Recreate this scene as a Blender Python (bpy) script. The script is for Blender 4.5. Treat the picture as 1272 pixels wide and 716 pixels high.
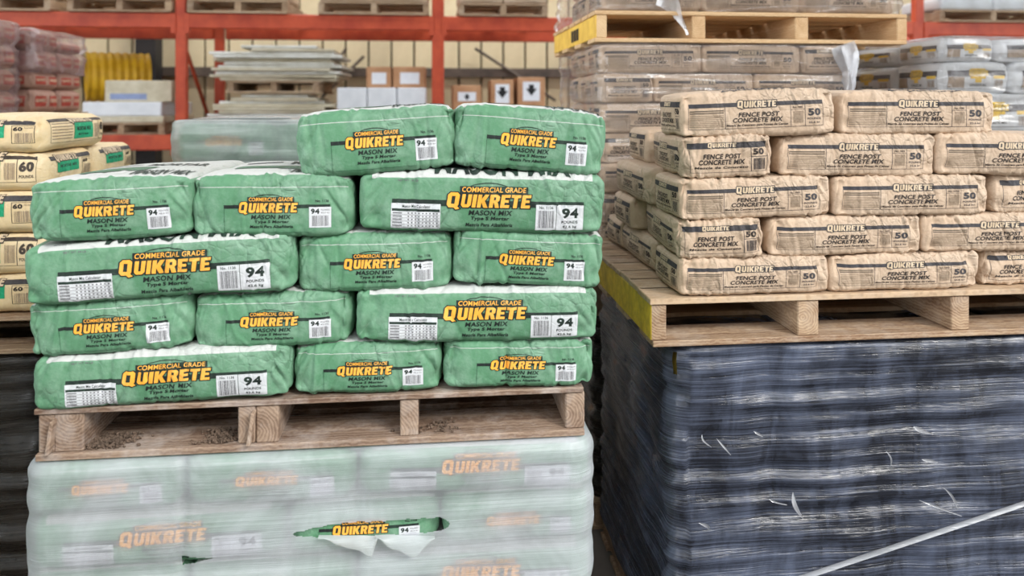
import bpy, bmesh, math, random
import numpy as np
from mathutils import Vector, Matrix
from mathutils.geometry import tessellate_polygon

for o in list(bpy.data.objects):
    bpy.data.objects.remove(o, do_unlink=True)
SC = bpy.context.scene
COL = SC.collection
R = math.radians

# ------------------------------------------------------------------ camera
FPX, CX, HY = 919.0, 636.0, 125.0          # focal length in px, principal column, horizon row (1272x716 frame)
EYE, YAW = 1.66, R(6.0)
cam_d = bpy.data.cameras.new('camera')
cam = bpy.data.objects.new('camera', cam_d)
COL.objects.link(cam)
cam.location = (0, 0, EYE)
cam.rotation_euler = (R(90), 0, -YAW)
cam_d.sensor_fit = 'HORIZONTAL'
cam_d.sensor_width = 36.0
cam_d.lens = 36.0 * FPX / 1272.0
cam_d.shift_y = -(358.0 - HY) / 1272.0
cam_d.clip_start = 0.05
cam_d.clip_end = 200
cam_d.dof.use_dof = True
cam_d.dof.focus_distance = 1.92
cam_d.dof.aperture_fstop = 2.2
SC.camera = cam

# ------------------------------------------------------------------ world, sun, exposure
world = bpy.data.worlds.new('overcast_sky')
SC.world = world
world.use_nodes = True
wn = world.node_tree
wn.nodes.clear()
w_out = wn.nodes.new('ShaderNodeOutputWorld')
w_bg = wn.nodes.new('ShaderNodeBackground')
w_bg.inputs['Color'].default_value = (0.93, 0.965, 1.0, 1)
w_bg.inputs['Strength'].default_value = 5.0
wn.links.new(w_bg.outputs[0], w_out.inputs[0])
sun_d = bpy.data.lights.new('sun', 'SUN')
sun_d.energy = 3.0
sun_d.angle = R(16)
sun_d.color = (1.0, 0.96, 0.9)
sun = bpy.data.objects.new('sun', sun_d)
COL.objects.link(sun)
_d = Vector((-0.50, 0.62, -0.60))            # travel direction: from behind the camera, high, right
sun.rotation_euler = _d.to_track_quat('-Z', 'Y').to_euler()
for (py_, sy_) in ((-4.5, 7.0), (5.1, 1.0), (7.3, 2.2)):      # sampling portals over the open roof bays (they emit nothing)
    pd = bpy.data.lights.new('sky_portal', 'AREA')
    pd.shape = 'RECTANGLE'
    pd.size, pd.size_y = 18.0, sy_
    pd.cycles.is_portal = True
    po = bpy.data.objects.new('sky_portal', pd)
    COL.objects.link(po)
    po.location = (1.0, py_, 5.25)
SC.view_settings.view_transform = 'Standard'
SC.view_settings.look = 'None'
SC.view_settings.gamma = 1.0
SC.view_settings.use_curve_mapping = False
SC.view_settings.exposure = -0.28

CY, SY = math.cos(YAW), math.sin(YAW)


def at(px, py, Y):
    """photo pixel -> world point on the vertical plane y = Y"""
    u = (px - CX) / FPX
    d = Y / (CY - u * SY)
    return Vector((d * (u * CY + SY), Y, EYE - (py - HY) / FPX * d))


def ax(px, Y):
    return at(px, HY, Y).x


def az(px, py, Y):
    return at(px, py, Y).z


# ------------------------------------------------------------------ materials
def lin(c):
    def f(v):
        v /= 255.0
        return v / 12.92 if v <= 0.04045 else ((v + 0.055) / 1.055) ** 2.4
    return (f(c[0]), f(c[1]), f(c[2]), 1.0)


class NT:
    def __init__(self, name):
        self.m = bpy.data.materials.new(name)
        self.m.use_nodes = True
        self.t = self.m.node_tree
        self.t.nodes.clear()
        self.out = self.n('ShaderNodeOutputMaterial')

    def n(self, typ, **kw):
        nd = self.t.nodes.new(typ)
        for k, v in kw.items():
            setattr(nd, k, v)
        return nd

    def put(self, sock, v):
        if isinstance(v, bpy.types.NodeSocket):
            self.t.links.new(v, sock)
        elif v is not None:
            sock.default_value = v

    def obj_coord(self, scale=(1, 1, 1), random_offset=False, rot=(0, 0, 0)):
        tc = self.n('ShaderNodeTexCoord')
        mp = self.n('ShaderNodeMapping')
        mp.inputs['Scale'].default_value = scale
        mp.inputs['Rotation'].default_value = rot
        self.put(mp.inputs['Vector'], tc.outputs['Object'])
        if random_offset:
            oi = self.n('ShaderNodeObjectInfo')
            ml = self.n('ShaderNodeMath', operation='MULTIPLY')
            ml.inputs[1].default_value = 17.3
            self.put(ml.inputs[0], oi.outputs['Random'])
            cb = self.n('ShaderNodeCombineXYZ')
            for i in range(3):
                self.put(cb.inputs[i], ml.outputs[0])
            self.put(mp.inputs['Location'], cb.outputs[0])
        return mp.outputs[0]

    def noise(self, vec, scale, detail=3, rough=0.55, dist=0.0):
        nd = self.n('ShaderNodeTexNoise')
        self.put(nd.inputs['Vector'], vec)
        nd.inputs['Scale'].default_value = scale
        nd.inputs['Detail'].default_value = detail
        nd.inputs['Roughness'].default_value = rough
        nd.inputs['Distortion'].default_value = dist
        return nd.outputs['Fac']

    def ramp(self, fac, stops):
        nd = self.n('ShaderNodeValToRGB')
        el = nd.color_ramp.elements
        while len(el) < len(stops):
            el.new(0.5)
        for e, (p, c) in zip(el, stops):
            e.position = p
            e.color = c if len(c) == 4 else (*c, 1)
        self.put(nd.inputs[0], fac)
        return nd.outputs[0]

    def mapr(self, v, a, b, c, d):
        nd = self.n('ShaderNodeMapRange')
        self.put(nd.inputs[0], v)
        for i, x in enumerate((a, b, c, d)):
            nd.inputs[i + 1].default_value = x
        return nd.outputs[0]

    def mix(self, fac, a, b):
        nd = self.n('ShaderNodeMix', data_type='RGBA')
        self.put(nd.inputs[0], fac)
        self.put(nd.inputs[6], a)
        self.put(nd.inputs[7], b)
        return nd.outputs[2]

    def math(self, op, a, b=None):
        nd = self.n('ShaderNodeMath', operation=op)
        self.put(nd.inputs[0], a)
        if b is not None:
            self.put(nd.inputs[1], b)
        return nd.outputs[0]

    def bump(self, h, strength=0.3, dist=0.01, normal=None):
        nd = self.n('ShaderNodeBump')
        nd.inputs['Strength'].default_value = strength
        nd.inputs['Distance'].default_value = dist
        self.put(nd.inputs['Height'], h)
        if normal is not None:
            self.put(nd.inputs['Normal'], normal)
        return nd.outputs[0]

    def pbr(self, color, rough=0.6, normal=None, spec=0.4, metal=0.0):
        nd = self.n('ShaderNodeBsdfPrincipled')
        self.put(nd.inputs['Base Color'], color)
        self.put(nd.inputs['Roughness'], rough)
        nd.inputs['Specular IOR Level'].default_value = spec
        nd.inputs['Metallic'].default_value = metal
        if normal is not None:
            self.put(nd.inputs['Normal'], normal)
        self.t.links.new(nd.outputs[0], self.out.inputs[0])
        return nd


def paper_bump(N, amt=1.0):
    """crumpled paper relief shared by the sacks and the ink printed on them"""
    v = N.obj_coord((1, 1, 1))
    wob = N.noise(v, 9.0, 2)
    mpv = N.n('ShaderNodeVectorMath', operation='MULTIPLY_ADD')
    N.put(mpv.inputs[0], wob)
    mpv.inputs[1].default_value = (0.06, 0.05, 0.04)
    N.put(mpv.inputs[2], v)
    vo = N.n('ShaderNodeTexVoronoi', feature='DISTANCE_TO_EDGE')
    stv = N.n('ShaderNodeVectorMath', operation='MULTIPLY')
    N.put(stv.inputs[0], mpv.outputs[0])
    stv.inputs[1].default_value = (1.5, 1.0, 0.7)
    N.put(vo.inputs['Vector'], stv.outputs[0])
    vo.inputs['Scale'].default_value = 12.0
    ed = N.mapr(vo.outputs['Distance'], 0.0, 0.10, 0.0, 1.0)
    vo2 = N.n('ShaderNodeTexVoronoi', feature='DISTANCE_TO_EDGE')
    N.put(vo2.inputs['Vector'], mpv.outputs[0])
    vo2.inputs['Scale'].default_value = 46.0
    ed2 = N.mapr(vo2.outputs['Distance'], 0.0, 0.16, 0.0, 1.0)
    fine = N.noise(v, 75.0, 3)
    msk = N.mapr(N.noise(v, 6.0, 2), 0.42, 0.62, 0.0, 1.0)
    a = N.math('MULTIPLY', N.math('MULTIPLY', ed, 0.55), msk)
    b = N.math('MULTIPLY', N.math('MULTIPLY', ed2, 0.2), msk)
    c = N.math('MULTIPLY', fine, 0.32)
    h = N.math('ADD', N.math('ADD', a, b), c)
    wear = N.math('MULTIPLY', N.mapr(vo.outputs['Distance'], 0.0, 0.035, 1.0, 0.0), N.mapr(N.noise(v, 16.0, 3), 0.5, 0.68, 0.0, 1.0))
    return N.bump(h, 0.72 * amt, 0.008), v, wear


def paper(name, base, dust, dust_amt=0.5, amt=1.0, white=None, rough=0.62, mode=None):
    N = NT(name)
    nrm, v, wear = paper_bump(N, amt)
    n1 = N.noise(v, 7.0, 5, 0.62)
    n2 = N.noise(v, 38.0, 4, 0.7)
    f = N.math('ADD', N.math('MULTIPLY', n1, 0.62), N.math('MULTIPLY', n2, 0.38))
    f = N.math('MAXIMUM', N.mapr(f, 0.42, 0.68, 0.0, dust_amt), N.math('MULTIPLY', wear, 0.55))
    dark = tuple(x * 0.80 for x in base[:3]) + (1,)
    n3 = N.noise(v, 3.0, 3)
    basec = N.mix(N.mapr(n3, 0.35, 0.7, 0, 1), base, dark)
    if mode:
        at_ = N.n('ShaderNodeAttribute', attribute_name='face_uvw')
        sp = N.n('ShaderNodeSeparateXYZ')
        N.put(sp.inputs[0], at_.outputs['Vector'])
        wob = N.math('MULTIPLY', N.math('SUBTRACT', N.noise(v, 12.0, 3), 0.5), 0.06)
        zz = N.math('ADD', sp.outputs[2], wob)
        ab = N.math('ABSOLUTE', sp.outputs[0])
        if mode == 'end':       # white crown plus a thin white seam high on the face
            m1 = N.math('MULTIPLY', N.math('GREATER_THAN', zz, 0.985), N.math('GREATER_THAN', sp.outputs[1], -0.955))
            dz = N.math('ABSOLUTE', N.math('SUBTRACT', zz, 0.66))
            m2 = N.math('MULTIPLY', N.math('LESS_THAN', dz, 0.013), N.math('LESS_THAN', ab, 0.985))
            m2 = N.math('MULTIPLY', m2, 0.8)
            m = N.math('MAXIMUM', m1, m2)
        else:                   # white crown that laps over the front edge of the long side
            m = N.math('MULTIPLY', N.math('GREATER_THAN', zz, 0.86), N.math('LESS_THAN', ab, 0.90))
        basec = N.mix(m, basec, white)
        f = N.math('MULTIPLY', f, N.math('SUBTRACT', 1.0, N.math('MULTIPLY', m, 0.6)))
    c = N.mix(f, basec, dust)
    N.pbr(c, rough, nrm, 0.35)
    return N.m


M = {}
GREEN, GDUST = lin((88, 137, 103)), lin((160, 188, 170))
WHITE = lin((188, 189, 187))
M['green_end'] = paper('green_paper_end', GREEN, GDUST, 0.50, 1.0, WHITE, mode='end')
M['green_side'] = paper('green_paper_side', GREEN, GDUST, 0.50, 1.0, WHITE, mode='side')
M['tan'] = paper('tan_kraft_paper', lin((196, 171, 146)), lin((216, 197, 176)), 0.5, 1.35)
M['cream'] = paper('cream_kraft_paper', lin((232, 205, 158)), lin((226, 214, 190)), 0.5, 0.7)
M['maroon'] = paper('brown_kraft_paper', lin((176, 138, 118)), lin((190, 150, 140)), 0.5, 0.6)
M['white_bag'] = paper('white_paper', lin((216, 220, 224)), lin((190, 190, 186)), 0.5, 0.7)
M['yellow_bag'] = paper('yellow_paper', lin((190, 160, 60)), lin((120, 130, 70)), 0.5, 0.7)
INK = {}


def ink(key, c, fade, famt=0.35):
    INK[key] = paper('ink_' + key, lin(c), lin(fade), famt, 1.0)


ink('orange', (250, 176, 62), (244, 200, 120), 0.5)
ink('black', (26, 34, 32), (62, 96, 78), 0.45)
ink('white', (214, 216, 220), (190, 198, 196), 0.6)
ink('navy', (56, 55, 60), (104, 96, 90), 0.45)
ink('blackish', (48, 42, 40), (120, 104, 90), 0.35)
ink('grey', (150, 132, 112), (176, 154, 130), 0.6)
ink('tanfill', (204, 182, 152), (222, 204, 180), 0.5)
ink('teal', (28, 158, 112), (70, 170, 130), 0.4)
ink('yellow', (240, 196, 50), (236, 210, 110), 0.4)
ink('red', (170, 62, 48), (176, 96, 84), 0.5)
ink('darkgreen', (52, 98, 70), (120, 150, 130), 0.5)
ink('bar', (92, 92, 96), (150, 150, 150), 0.6)
INK_KEYS = list(INK)


def wood(name, light, dark, axis, dusty=None, damt=0.0):
    N = NT(name)
    sc = (1.2, 14, 14) if axis == 'X' else (14, 1.2, 14)
    v0 = N.obj_coord((1, 1, 1))
    oi0 = N.n('ShaderNodeObjectInfo')
    cb = N.n('ShaderNodeCombineXYZ')
    for i, ch in enumerate('XYZ'):
        k = 17.3 if ch == axis else (0.09 if i < 2 else 0.13)
        N.put(cb.inputs[i], N.math('MULTIPLY', N.math('SUBTRACT', oi0.outputs['Random'], 0.35 if i < 2 else 0.9), k))
    va = N.n('ShaderNodeVectorMath', operation='ADD')
    N.put(va.inputs[0], v0)
    N.put(va.inputs[1], cb.outputs[0])
    v = va.outputs[0]
    vs = N.n('ShaderNodeVectorMath', operation='MULTIPLY')
    N.put(vs.inputs[0], v)
    vs.inputs[1].default_value = sc
    g = N.noise(vs.outputs[0], 2.2, 6, 0.6, 0.6)
    wv = N.n('ShaderNodeTexWave', wave_type='RINGS', rings_direction=axis)
    N.put(wv.inputs['Vector'], v)
    wv.inputs['Scale'].default_value = 42.0
    wv.inputs['Distortion'].default_value = 5.0
    wv.inputs['Detail'].default_value = 2.0
    wv.inputs['Detail Scale'].default_value = 1.2
    f = N.math('ADD', N.math('MULTIPLY', g, 0.80), N.math('MULTIPLY', wv.outputs['Fac'], 0.20))
    oi = N.n('ShaderNodeObjectInfo')
    f = N.math('ADD', f, N.math('MULTIPLY', N.math('SUBTRACT', oi.outputs['Random'], 0.5), 0.22))
    c = N.ramp(f, [(0.25, dark), (0.75, light)])
    if dusty:
        d = N.mapr(N.noise(v, 11.0, 5, 0.7), 0.45, 0.7, 0, damt)
        c = N.mix(d, c, dusty)
    N.pbr(c, 0.8, N.bump(f, 0.35, 0.004), 0.2)
    return N.m


for a_ in 'XY':
    M['wood_old' + a_] = wood('weathered_wood_' + a_.lower(), lin((168, 146, 126)), lin((104, 82, 68)), a_, lin((190, 180, 172)), 0.6)
    M['wood_tan' + a_] = wood('pine_wood_' + a_.lower(), lin((196, 170, 140)), lin((126, 98, 76)), a_, lin((194, 180, 164)), 0.45)
    M['wood_new' + a_] = wood('fresh_pine_' + a_.lower(), lin((228, 198, 156)), lin((198, 158, 116)), a_)


def plain(name, c, rough=0.6, c2=None, scale=8.0, spec=0.4, metal=0.0, bump=0.0):
    N = NT(name)
    v = N.obj_coord()
    f = N.noise(v, scale, 5, 0.65)
    col = N.mix(N.mapr(f, 0.38, 0.66, 0, 1), c, c2 or tuple(x * 0.72 for x in c[:3]) + (1,))
    N.pbr(col, rough, N.bump(f, bump, 0.01) if bump else None, spec, metal)
    return N.m


M['rack'] = plain('orange_red_rack_paint', lin((206, 88, 56)), 0.5, lin((176, 66, 44)), 5)
M['yellow_paint'] = plain('yellow_paint', lin((246, 204, 92)), 0.6, lin((222, 176, 72)), 14, bump=0.2)
M['lime_paint'] = plain('lime_yellow_paint', lin((222, 188, 58)), 0.6, lin((176, 146, 44)), 20, bump=0.3)
M['stencil'] = plain('black_stencil_paint', lin((50, 44, 30)), 0.7)
M['cardboard'] = plain('cardboard', lin((200, 154, 116)), 0.8, lin((178, 130, 94)), 6)
M['white_board'] = plain('white_board', lin((232, 232, 226)), 0.6, lin((206, 204, 192)), 9)
M['cream_board'] = plain('cream_board', lin((220, 212, 190)), 0.7, lin((196, 186, 160)), 7)
M['white_carton'] = plain('white_carton', lin((238, 241, 246)), 0.6, lin((222, 226, 232)), 6)
M['sticker'] = plain('white_sticker', lin((240, 242, 248)), 0.5, lin((225, 228, 236)), 12)
M['black_print'] = plain('black_print', lin((28, 28, 32)), 0.6)
M['blue_print'] = plain('blue_print', lin((150, 165, 205)), 0.6)
M['yellow_plastic'] = plain('yellow_plastic', lin((232, 186, 40)), 0.45, lin((206, 158, 26)), 6)
M['steel'] = plain('dark_steel', lin((96, 84, 74)), 0.6, lin((66, 58, 52)), 6)
M['steel_dark'] = plain('black_steel', lin((44, 42, 42)), 0.6, lin((30, 30, 30)), 6)
M['concrete'] = plain('concrete_floor', lin((104, 98, 92)), 0.85, lin((82, 78, 74)), 2.5, bump=0.15)
M['siding'] = plain('beige_metal_siding', lin((222, 208, 172)), 0.55, lin((200, 186, 150)), 1.2)
M['roofing'] = plain('dark_roofing', lin((88, 82, 74)), 0.7)
M['plain_wall'] = plain('side_siding', lin((104, 98, 88)), 0.7)
M['dirt'] = plain('dry_dirt', lin((112, 94, 80)), 0.95, lin((72, 60, 50)), 60)


def film_mat(name, tint, opacity_lo, opacity_hi, gloss=0.12, rough=0.22, stretch=(1.2, 1.2, 26), bumpk=0.35, thru=0.45):
    """stretch film: clear where thin, milky where layered; horizontal stretch lines"""
    N = NT(name)
    v = N.obj_coord(stretch)
    a = N.noise(v, 2.4, 5, 0.62, 0.3)
    v2 = N.obj_coord((1, 1, 1))
    b = N.noise(v2, 4.5, 4, 0.6, 0.5)
    f = N.math('ADD', N.math('MULTIPLY', a, 0.14), N.math('MULTIPLY', b, 0.86))
    op = N.mapr(f, 0.36, 0.64, opacity_lo, opacity_hi)
    nrm = N.bump(N.math('ADD', a, N.math('MULTIPLY', N.noise(v2, 30, 3), 0.3)), bumpk, 0.012)
    tr = N.n('ShaderNodeBsdfTransparent')
    df = N.n('ShaderNodeBsdfDiffuse')
    tl = N.n('ShaderNodeBsdfTranslucent')
    for s in (df, tl):
        s.inputs['Color'].default_value = tint
        N.put(s.inputs['Normal'], nrm)
    m1 = N.n('ShaderNodeMixShader')
    m1.inputs[0].default_value = thru
    N.t.links.new(df.outputs[0], m1.inputs[1])
    N.t.links.new(tl.outputs[0], m1.inputs[2])
    m2 = N.n('ShaderNodeMixShader')
    N.put(m2.inputs[0], op)
    N.t.links.new(tr.outputs[0], m2.inputs[1])
    N.t.links.new(m1.outputs[0], m2.inputs[2])
    gl = N.n('ShaderNodeBsdfGlossy')
    gl.inputs['Roughness'].default_value = rough
    N.put(gl.inputs['Normal'], nrm)
    fr = N.n('ShaderNodeLayerWeight')
    fr.inputs['Blend'].default_value = 0.25
    N.put(fr.inputs['Normal'], nrm)
    gf = N.math('ADD', N.math('MULTIPLY', fr.outputs['Fresnel'], 0.5), gloss)
    m3 = N.n('ShaderNodeMixShader')
    N.put(m3.inputs[0], gf)
    N.t.links.new(m2.outputs[0], m3.inputs[1])
    N.t.links.new(gl.outputs[0], m3.inputs[2])
    N.t.links.new(m3.outputs[0], N.out.inputs[0])
    return N.m


M['film_milky'] = film_mat('dusty_milky_film', lin((244, 246, 254)), 0.36, 0.74, 0.05, 0.32, stretch=(0.8, 0.8, 60), bumpk=0.3, thru=0.5)
M['film_hazy'] = film_mat('hazy_film', lin((222, 230, 230)), 0.35, 0.7, 0.06, 0.25)
M['film_clear'] = film_mat('clear_film', lin((228, 222, 222)), 0.02, 0.24, 0.03, 0.14, stretch=(2, 2, 9), bumpk=0.3)
M['film_mauve'] = film_mat('mauve_film', lin((196, 170, 172)), 0.15, 0.55, 0.07, 0.2, stretch=(2, 2, 9), bumpk=0.6)
M['film_wisp'] = film_mat('crumpled_film', lin((238, 240, 246)), 0.35, 0.85, 0.18, 0.15, stretch=(9, 9, 3), bumpk=0.8)
M['film_torn'] = film_mat('torn_film', lin((214, 222, 222)), 0.55, 0.85, 0.05, 0.3)
M['film_roll'] = film_mat('rolled_film', lin((196, 200, 206)), 0.7, 0.9, 0.06, 0.3)


def dark_film(name='dark_stretch_film', base=(24, 28, 38), hi=(132, 144, 172), amt=0.48):
    N = NT(name)
    v = N.obj_coord((1.4, 1.4, 95))
    st = N.noise(v, 2.0, 4, 0.6, 0.15)
    bl = N.noise(N.obj_coord((1, 1, 1.8)), 3.2, 3, 0.5, 0.4)
    sm = N.noise(N.obj_coord((4.5, 4.5, 1.3), rot=(0, 0.35, 0)), 2.6, 5, 0.65, 0.7)
    big = N.noise(N.obj_coord((1, 1, 1)), 1.9, 2, 0.5)
    h = N.math('ADD', N.math('MULTIPLY', st, 0.06), N.math('ADD', N.math('MULTIPLY', bl, 0.5), N.math('MULTIPLY', big, 1.4)))
    nrm = N.bump(h, 0.8, 0.06)
    milk = N.math('ADD', N.math('MULTIPLY', st, 0.34), N.math('ADD', N.math('MULTIPLY', sm, 0.36), N.math('MULTIPLY', big, 0.30)))
    mf = N.mapr(milk, 0.43, 0.66, 0.0, amt)
    c = N.mix(mf, lin(base), lin(hi))
    rg = N.mapr(st, 0.3, 0.7, 0.14, 0.34)
    N.pbr(c, rg, nrm, 0.6)
    return N.m


M['film_dark'] = dark_film()
M['film_brown'] = dark_film('dark_brown_film', (30, 27, 24), (84, 74, 64), 0.5)

# ------------------------------------------------------------------ object helpers
rng = np.random.default_rng(7)
random.seed(7)


def tag(o, label=None, cat=None, group=None, kind=None):
    for k, v in (('label', label), ('category', cat), ('group', group), ('kind', kind)):
        if v:
            o[k] = v
    return o


def link(name, me, parent=None, loc=None, rot=None):
    o = bpy.data.objects.new(name, me)
    COL.objects.link(o)
    if parent:
        o.parent = parent
    if loc is not None:
        o.location = loc
    if rot is not None:
        o.rotation_euler = rot
    return o


def empty(name, loc=(0, 0, 0), rotz=0.0):
    o = link(name, None, None, loc, (0, 0, rotz))
    o.empty_display_size = 0.05
    return o


def np_mesh(name, v, quads, mats=(), smooth=True, mat_idx=None, attr=None):
    me = bpy.data.meshes.new(name)
    v = np.asarray(v, np.float32)
    quads = np.asarray(quads, np.int32)
    n, k = quads.shape
    me.vertices.add(len(v))
    me.vertices.foreach_set('co', v.ravel())
    me.loops.add(n * k)
    me.loops.foreach_set('vertex_index', quads.ravel())
    me.polygons.add(n)
    me.polygons.foreach_set('loop_start', np.arange(0, n * k, k, dtype=np.int32))
    me.polygons.foreach_set('use_smooth', np.full(n, smooth, bool))
    if mat_idx is not None:
        me.polygons.foreach_set('material_index', np.asarray(mat_idx, np.int32))
    for m in mats:
        me.materials.append(m)
    if attr is not None:
        at_ = me.attributes.new('face_uvw', 'FLOAT_VECTOR', 'POINT')
        at_.data.foreach_set('vector', np.asarray(attr, np.float32).ravel())
    me.update(calc_edges=True)
    me.validate()
    return me


def box_mesh(name, sx, sy, sz, mat, bev=0.003, mats=None, face_mat=None):
    """bevelled box, origin at the centre of its base"""
    bm = bmesh.new()
    bmesh.ops.create_cube(bm, size=1.0)
    bmesh.ops.scale(bm, vec=(sx, sy, sz), verts=bm.verts)
    bmesh.ops.translate(bm, vec=(0, 0, sz / 2), verts=bm.verts)
    if bev:
        bmesh.ops.bevel(bm, geom=bm.edges[:], offset=min(bev, sx * .3, sy * .3, sz * .3), segments=1, affect='EDGES', profile=0.6)
    if face_mat:
        for f in bm.faces:
            f.material_index = face_mat(f.normal)
    me = bpy.data.meshes.new(name)
    bm.to_mesh(me)
    bm.free()
    for m in (mats or [mat]):
        me.materials.append(m)
    return me


def box(name, x0, x1, y0, y1, z0, z1, mat, parent=None, bev=0.003, origin=None, rot=None, **kw):
    me = box_mesh(name, x1 - x0, y1 - y0, z1 - z0, mat, bev, **kw)
    loc = Vector(((x0 + x1) / 2, (y0 + y1) / 2, z0))
    if origin is not None:
        loc = loc - Vector(origin)
    return link(name, me, parent, loc, rot)


def bar_mesh(name, p0, p1, r, mat, n=8):
    """round bar between two points"""
    p0, p1 = Vector(p0), Vector(p1)
    d = (p1 - p0)
    q = d.to_track_quat('Z', 'Y')
    vs, qs = [], []
    for k, p in enumerate((p0, p1)):
        for i in range(n):
            a = 2 * math.pi * i / n
            vs.append(p + q @ Vector((r * math.cos(a), r * math.sin(a), 0)))
    for i in range(n):
        j = (i + 1) % n
        qs.append((i, j, n + j, n + i))
    return np_mesh(name, [tuple(v) for v in vs], qs, [mat])


# ------------------------------------------------------------------ printed labels (flat ink, laid onto the sacks)
def quad_item(x0, y0, x1, y1, c, layer=0):
    return ('poly', [[(x0, y0), (x1, y0), (x1, y1), (x0, y1)]], c, layer)


def frame_items(x0, y0, x1, y1, tx, ty, c, layer=0):
    return [quad_item(x0, y0, x1, y0 + ty, c, layer), quad_item(x0, y1 - ty, x1, y1, c, layer),
            quad_item(x0, y0, x0 + tx, y1, c, layer), quad_item(x1 - tx, y0, x1, y1, c, layer)]


_txt_cache = {}


def text_tris(s, bold):
    if (s, bold) in _txt_cache:
        return _txt_cache[(s, bold)]
    cu = bpy.data.curves.new('lettering', 'FONT')
    cu.body = s
    cu.resolution_u = 3
    cu.offset = bold
    cu.space_character = 1.0 + bold * 2.2
    ob = bpy.data.objects.new('lettering', cu)
    COL.objects.link(ob)
    dg = bpy.context.evaluated_depsgraph_get()
    ev = ob.evaluated_get(dg)
    me = ev.to_mesh()
    vs = [(v.co.x, v.co.y) for v in me.vertices]
    fs = [tuple(p.vertices) for p in me.polygons]
    ev.to_mesh_clear()
    bpy.data.objects.remove(ob, do_unlink=True)
    bpy.data.curves.remove(cu)
    _txt_cache[(s, bold)] = (vs, fs)
    return vs, fs


LET = {
    'Q': ([(0, .2), (0, .95), (.16, 1.13), (.62, 1.13), (.78, .95), (.78, .2), (.72, .08), (.9, -.1), (.64, -.18), (.5, -.02), (.16, -.02)],
          [(.27, .26), (.27, .86), (.51, .86), (.51, .26)], .86),
    'U': ([(0, 1), (0, .18), (.14, 0), (.52, 0), (.66, .18), (.66, 1), (.41, 1), (.41, .24), (.25, .24), (.25, 1)], None, .66),
    'I': ([(0, 0), (.26, 0), (.26, 1), (0, 1)], None, .26),
    'K': ([(0, 0), (0, 1), (.26, 1), (.26, .64), (.43, 1), (.72, 1), (.48, .53), (.74, 0), (.45, 0), (.26, .42), (.26, 0)], None, .72),
    'R': ([(0, 0), (0, 1), (.5, 1), (.66, .86), (.66, .56), (.55, .44), (.7, 0), (.43, 0), (.31, .38), (.26, .38), (.26, 0)],
          [(.26, .58), (.26, .8), (.41, .8), (.41, .58)], .68),
    'E': ([(0, 0), (0, 1), (.6, 1), (.6, .78), (.26, .78), (.26, .61), (.53, .61), (.53, .41), (.26, .41), (.26, .22), (.6, .22), (.6, 0)], None, .6),
    'T': ([(0, 1), (.64, 1), (.64, .77), (.45, .77), (.45, 0), (.19, 0), (.19, .77), (0, .77)], None, .64),
}


def logo_items(x0, y0, x1, y1, fill, edge, layer, t=0.075, shear=0.12):
    """heavy brand lettering with a dark outline fitted to a rectangle"""
    pen, raw = 0.0, []
    for ch in 'QUIKRETE':
        outer, hole, w = LET[ch]
        f = lambda pts: [(pen + x + shear * y, y) for x, y in pts]
        raw.append((f(outer), f(hole) if hole else None))
        pen += w + 0.085
    W = pen - 0.085 + shear
    sx, sy = (x1 - x0) / W, (y1 - y0)
    tr = lambda pts: [(x0 + x * sx, y0 + y * sy) for x, y in pts]
    out = []
    for outer, hole in raw:
        out.append(('poly', [tr(outer)], edge, layer))
        n = len(outer)
        for i in range(n):                       # outline strokes
            (ax_, ay), (bx, by) = outer[i], outer[(i + 1) % n]
            d = Vector((bx - ax_, by - ay))
            L = max(d.length, 1e-6)
            d /= L
            nx, ny = -d.y * t, d.x * t
            ex, ey = d.x * t * .8, d.y * t * .8
            out.append(('poly', [tr([(ax_ - ex + nx, ay - ey + ny), (ax_ - ex - nx, ay - ey - ny), (bx + ex - nx, by + ey - ny), (bx + ex + nx, by + ey + ny)])], edge, layer))
        out.append(('poly', [tr(outer)] + ([tr(hole)] if hole else []), fill, layer + 1))
    return out


def arc_items(cx, cy, rx, ry, a0, a1, t, c, layer, n=24):
    out = []
    for i in range(n):
        p = a0 + (a1 - a0) * i / n
        q = a0 + (a1 - a0) * (i + 1) / n
        pts = []
        for ang, k in ((p, 1), (q, 1), (q, 1 - t), (p, 1 - t)):
            pts.append((cx + rx * (1 if k == 1 else .98) * math.cos(ang), cy + ry * k * math.sin(ang)))
        out.append(('poly', [pts], c, layer))
    return out


def bars_items(x0, y0, x1, y1, c, layer, n=14, seed=1):
    r = random.Random(seed)
    out, x = [], x0
    while x < x1:
        w = (x1 - x0) / n * r.choice((.35, .5, .8))
        out.append(quad_item(x, y0, min(x + w, x1), y1, c, layer))
        x += w + (x1 - x0) / n * r.choice((.35, .5, .7))
    return out


def txt(s, x0, y0, x1, y1, c, layer=1, bold=0.02, shear=0.0):
    return ('text', s, x0, y0, x1, y1, c, layer, bold, shear)


GX, GZN = 160, 34            # cut lines match the sack grid so the ink follows every facet


def _split(poly, ax_, val):
    lo, hi = [], []
    n = len(poly)
    for i in range(n):
        p, q = poly[i], poly[(i + 1) % n]
        dp, dq = p[ax_] - val, q[ax_] - val
        if dp <= 1e-9:
            lo.append(p)
        if dp >= -1e-9:
            hi.append(p)
        if (dp < -1e-9 and dq > 1e-9) or (dp > 1e-9 and dq < -1e-9):
            t = dp / (dp - dq)
            x = (p[0] + (q[0] - p[0]) * t, p[1] + (q[1] - p[1]) * t)
            lo.append(x)
            hi.append(x)
    return lo, hi


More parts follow.
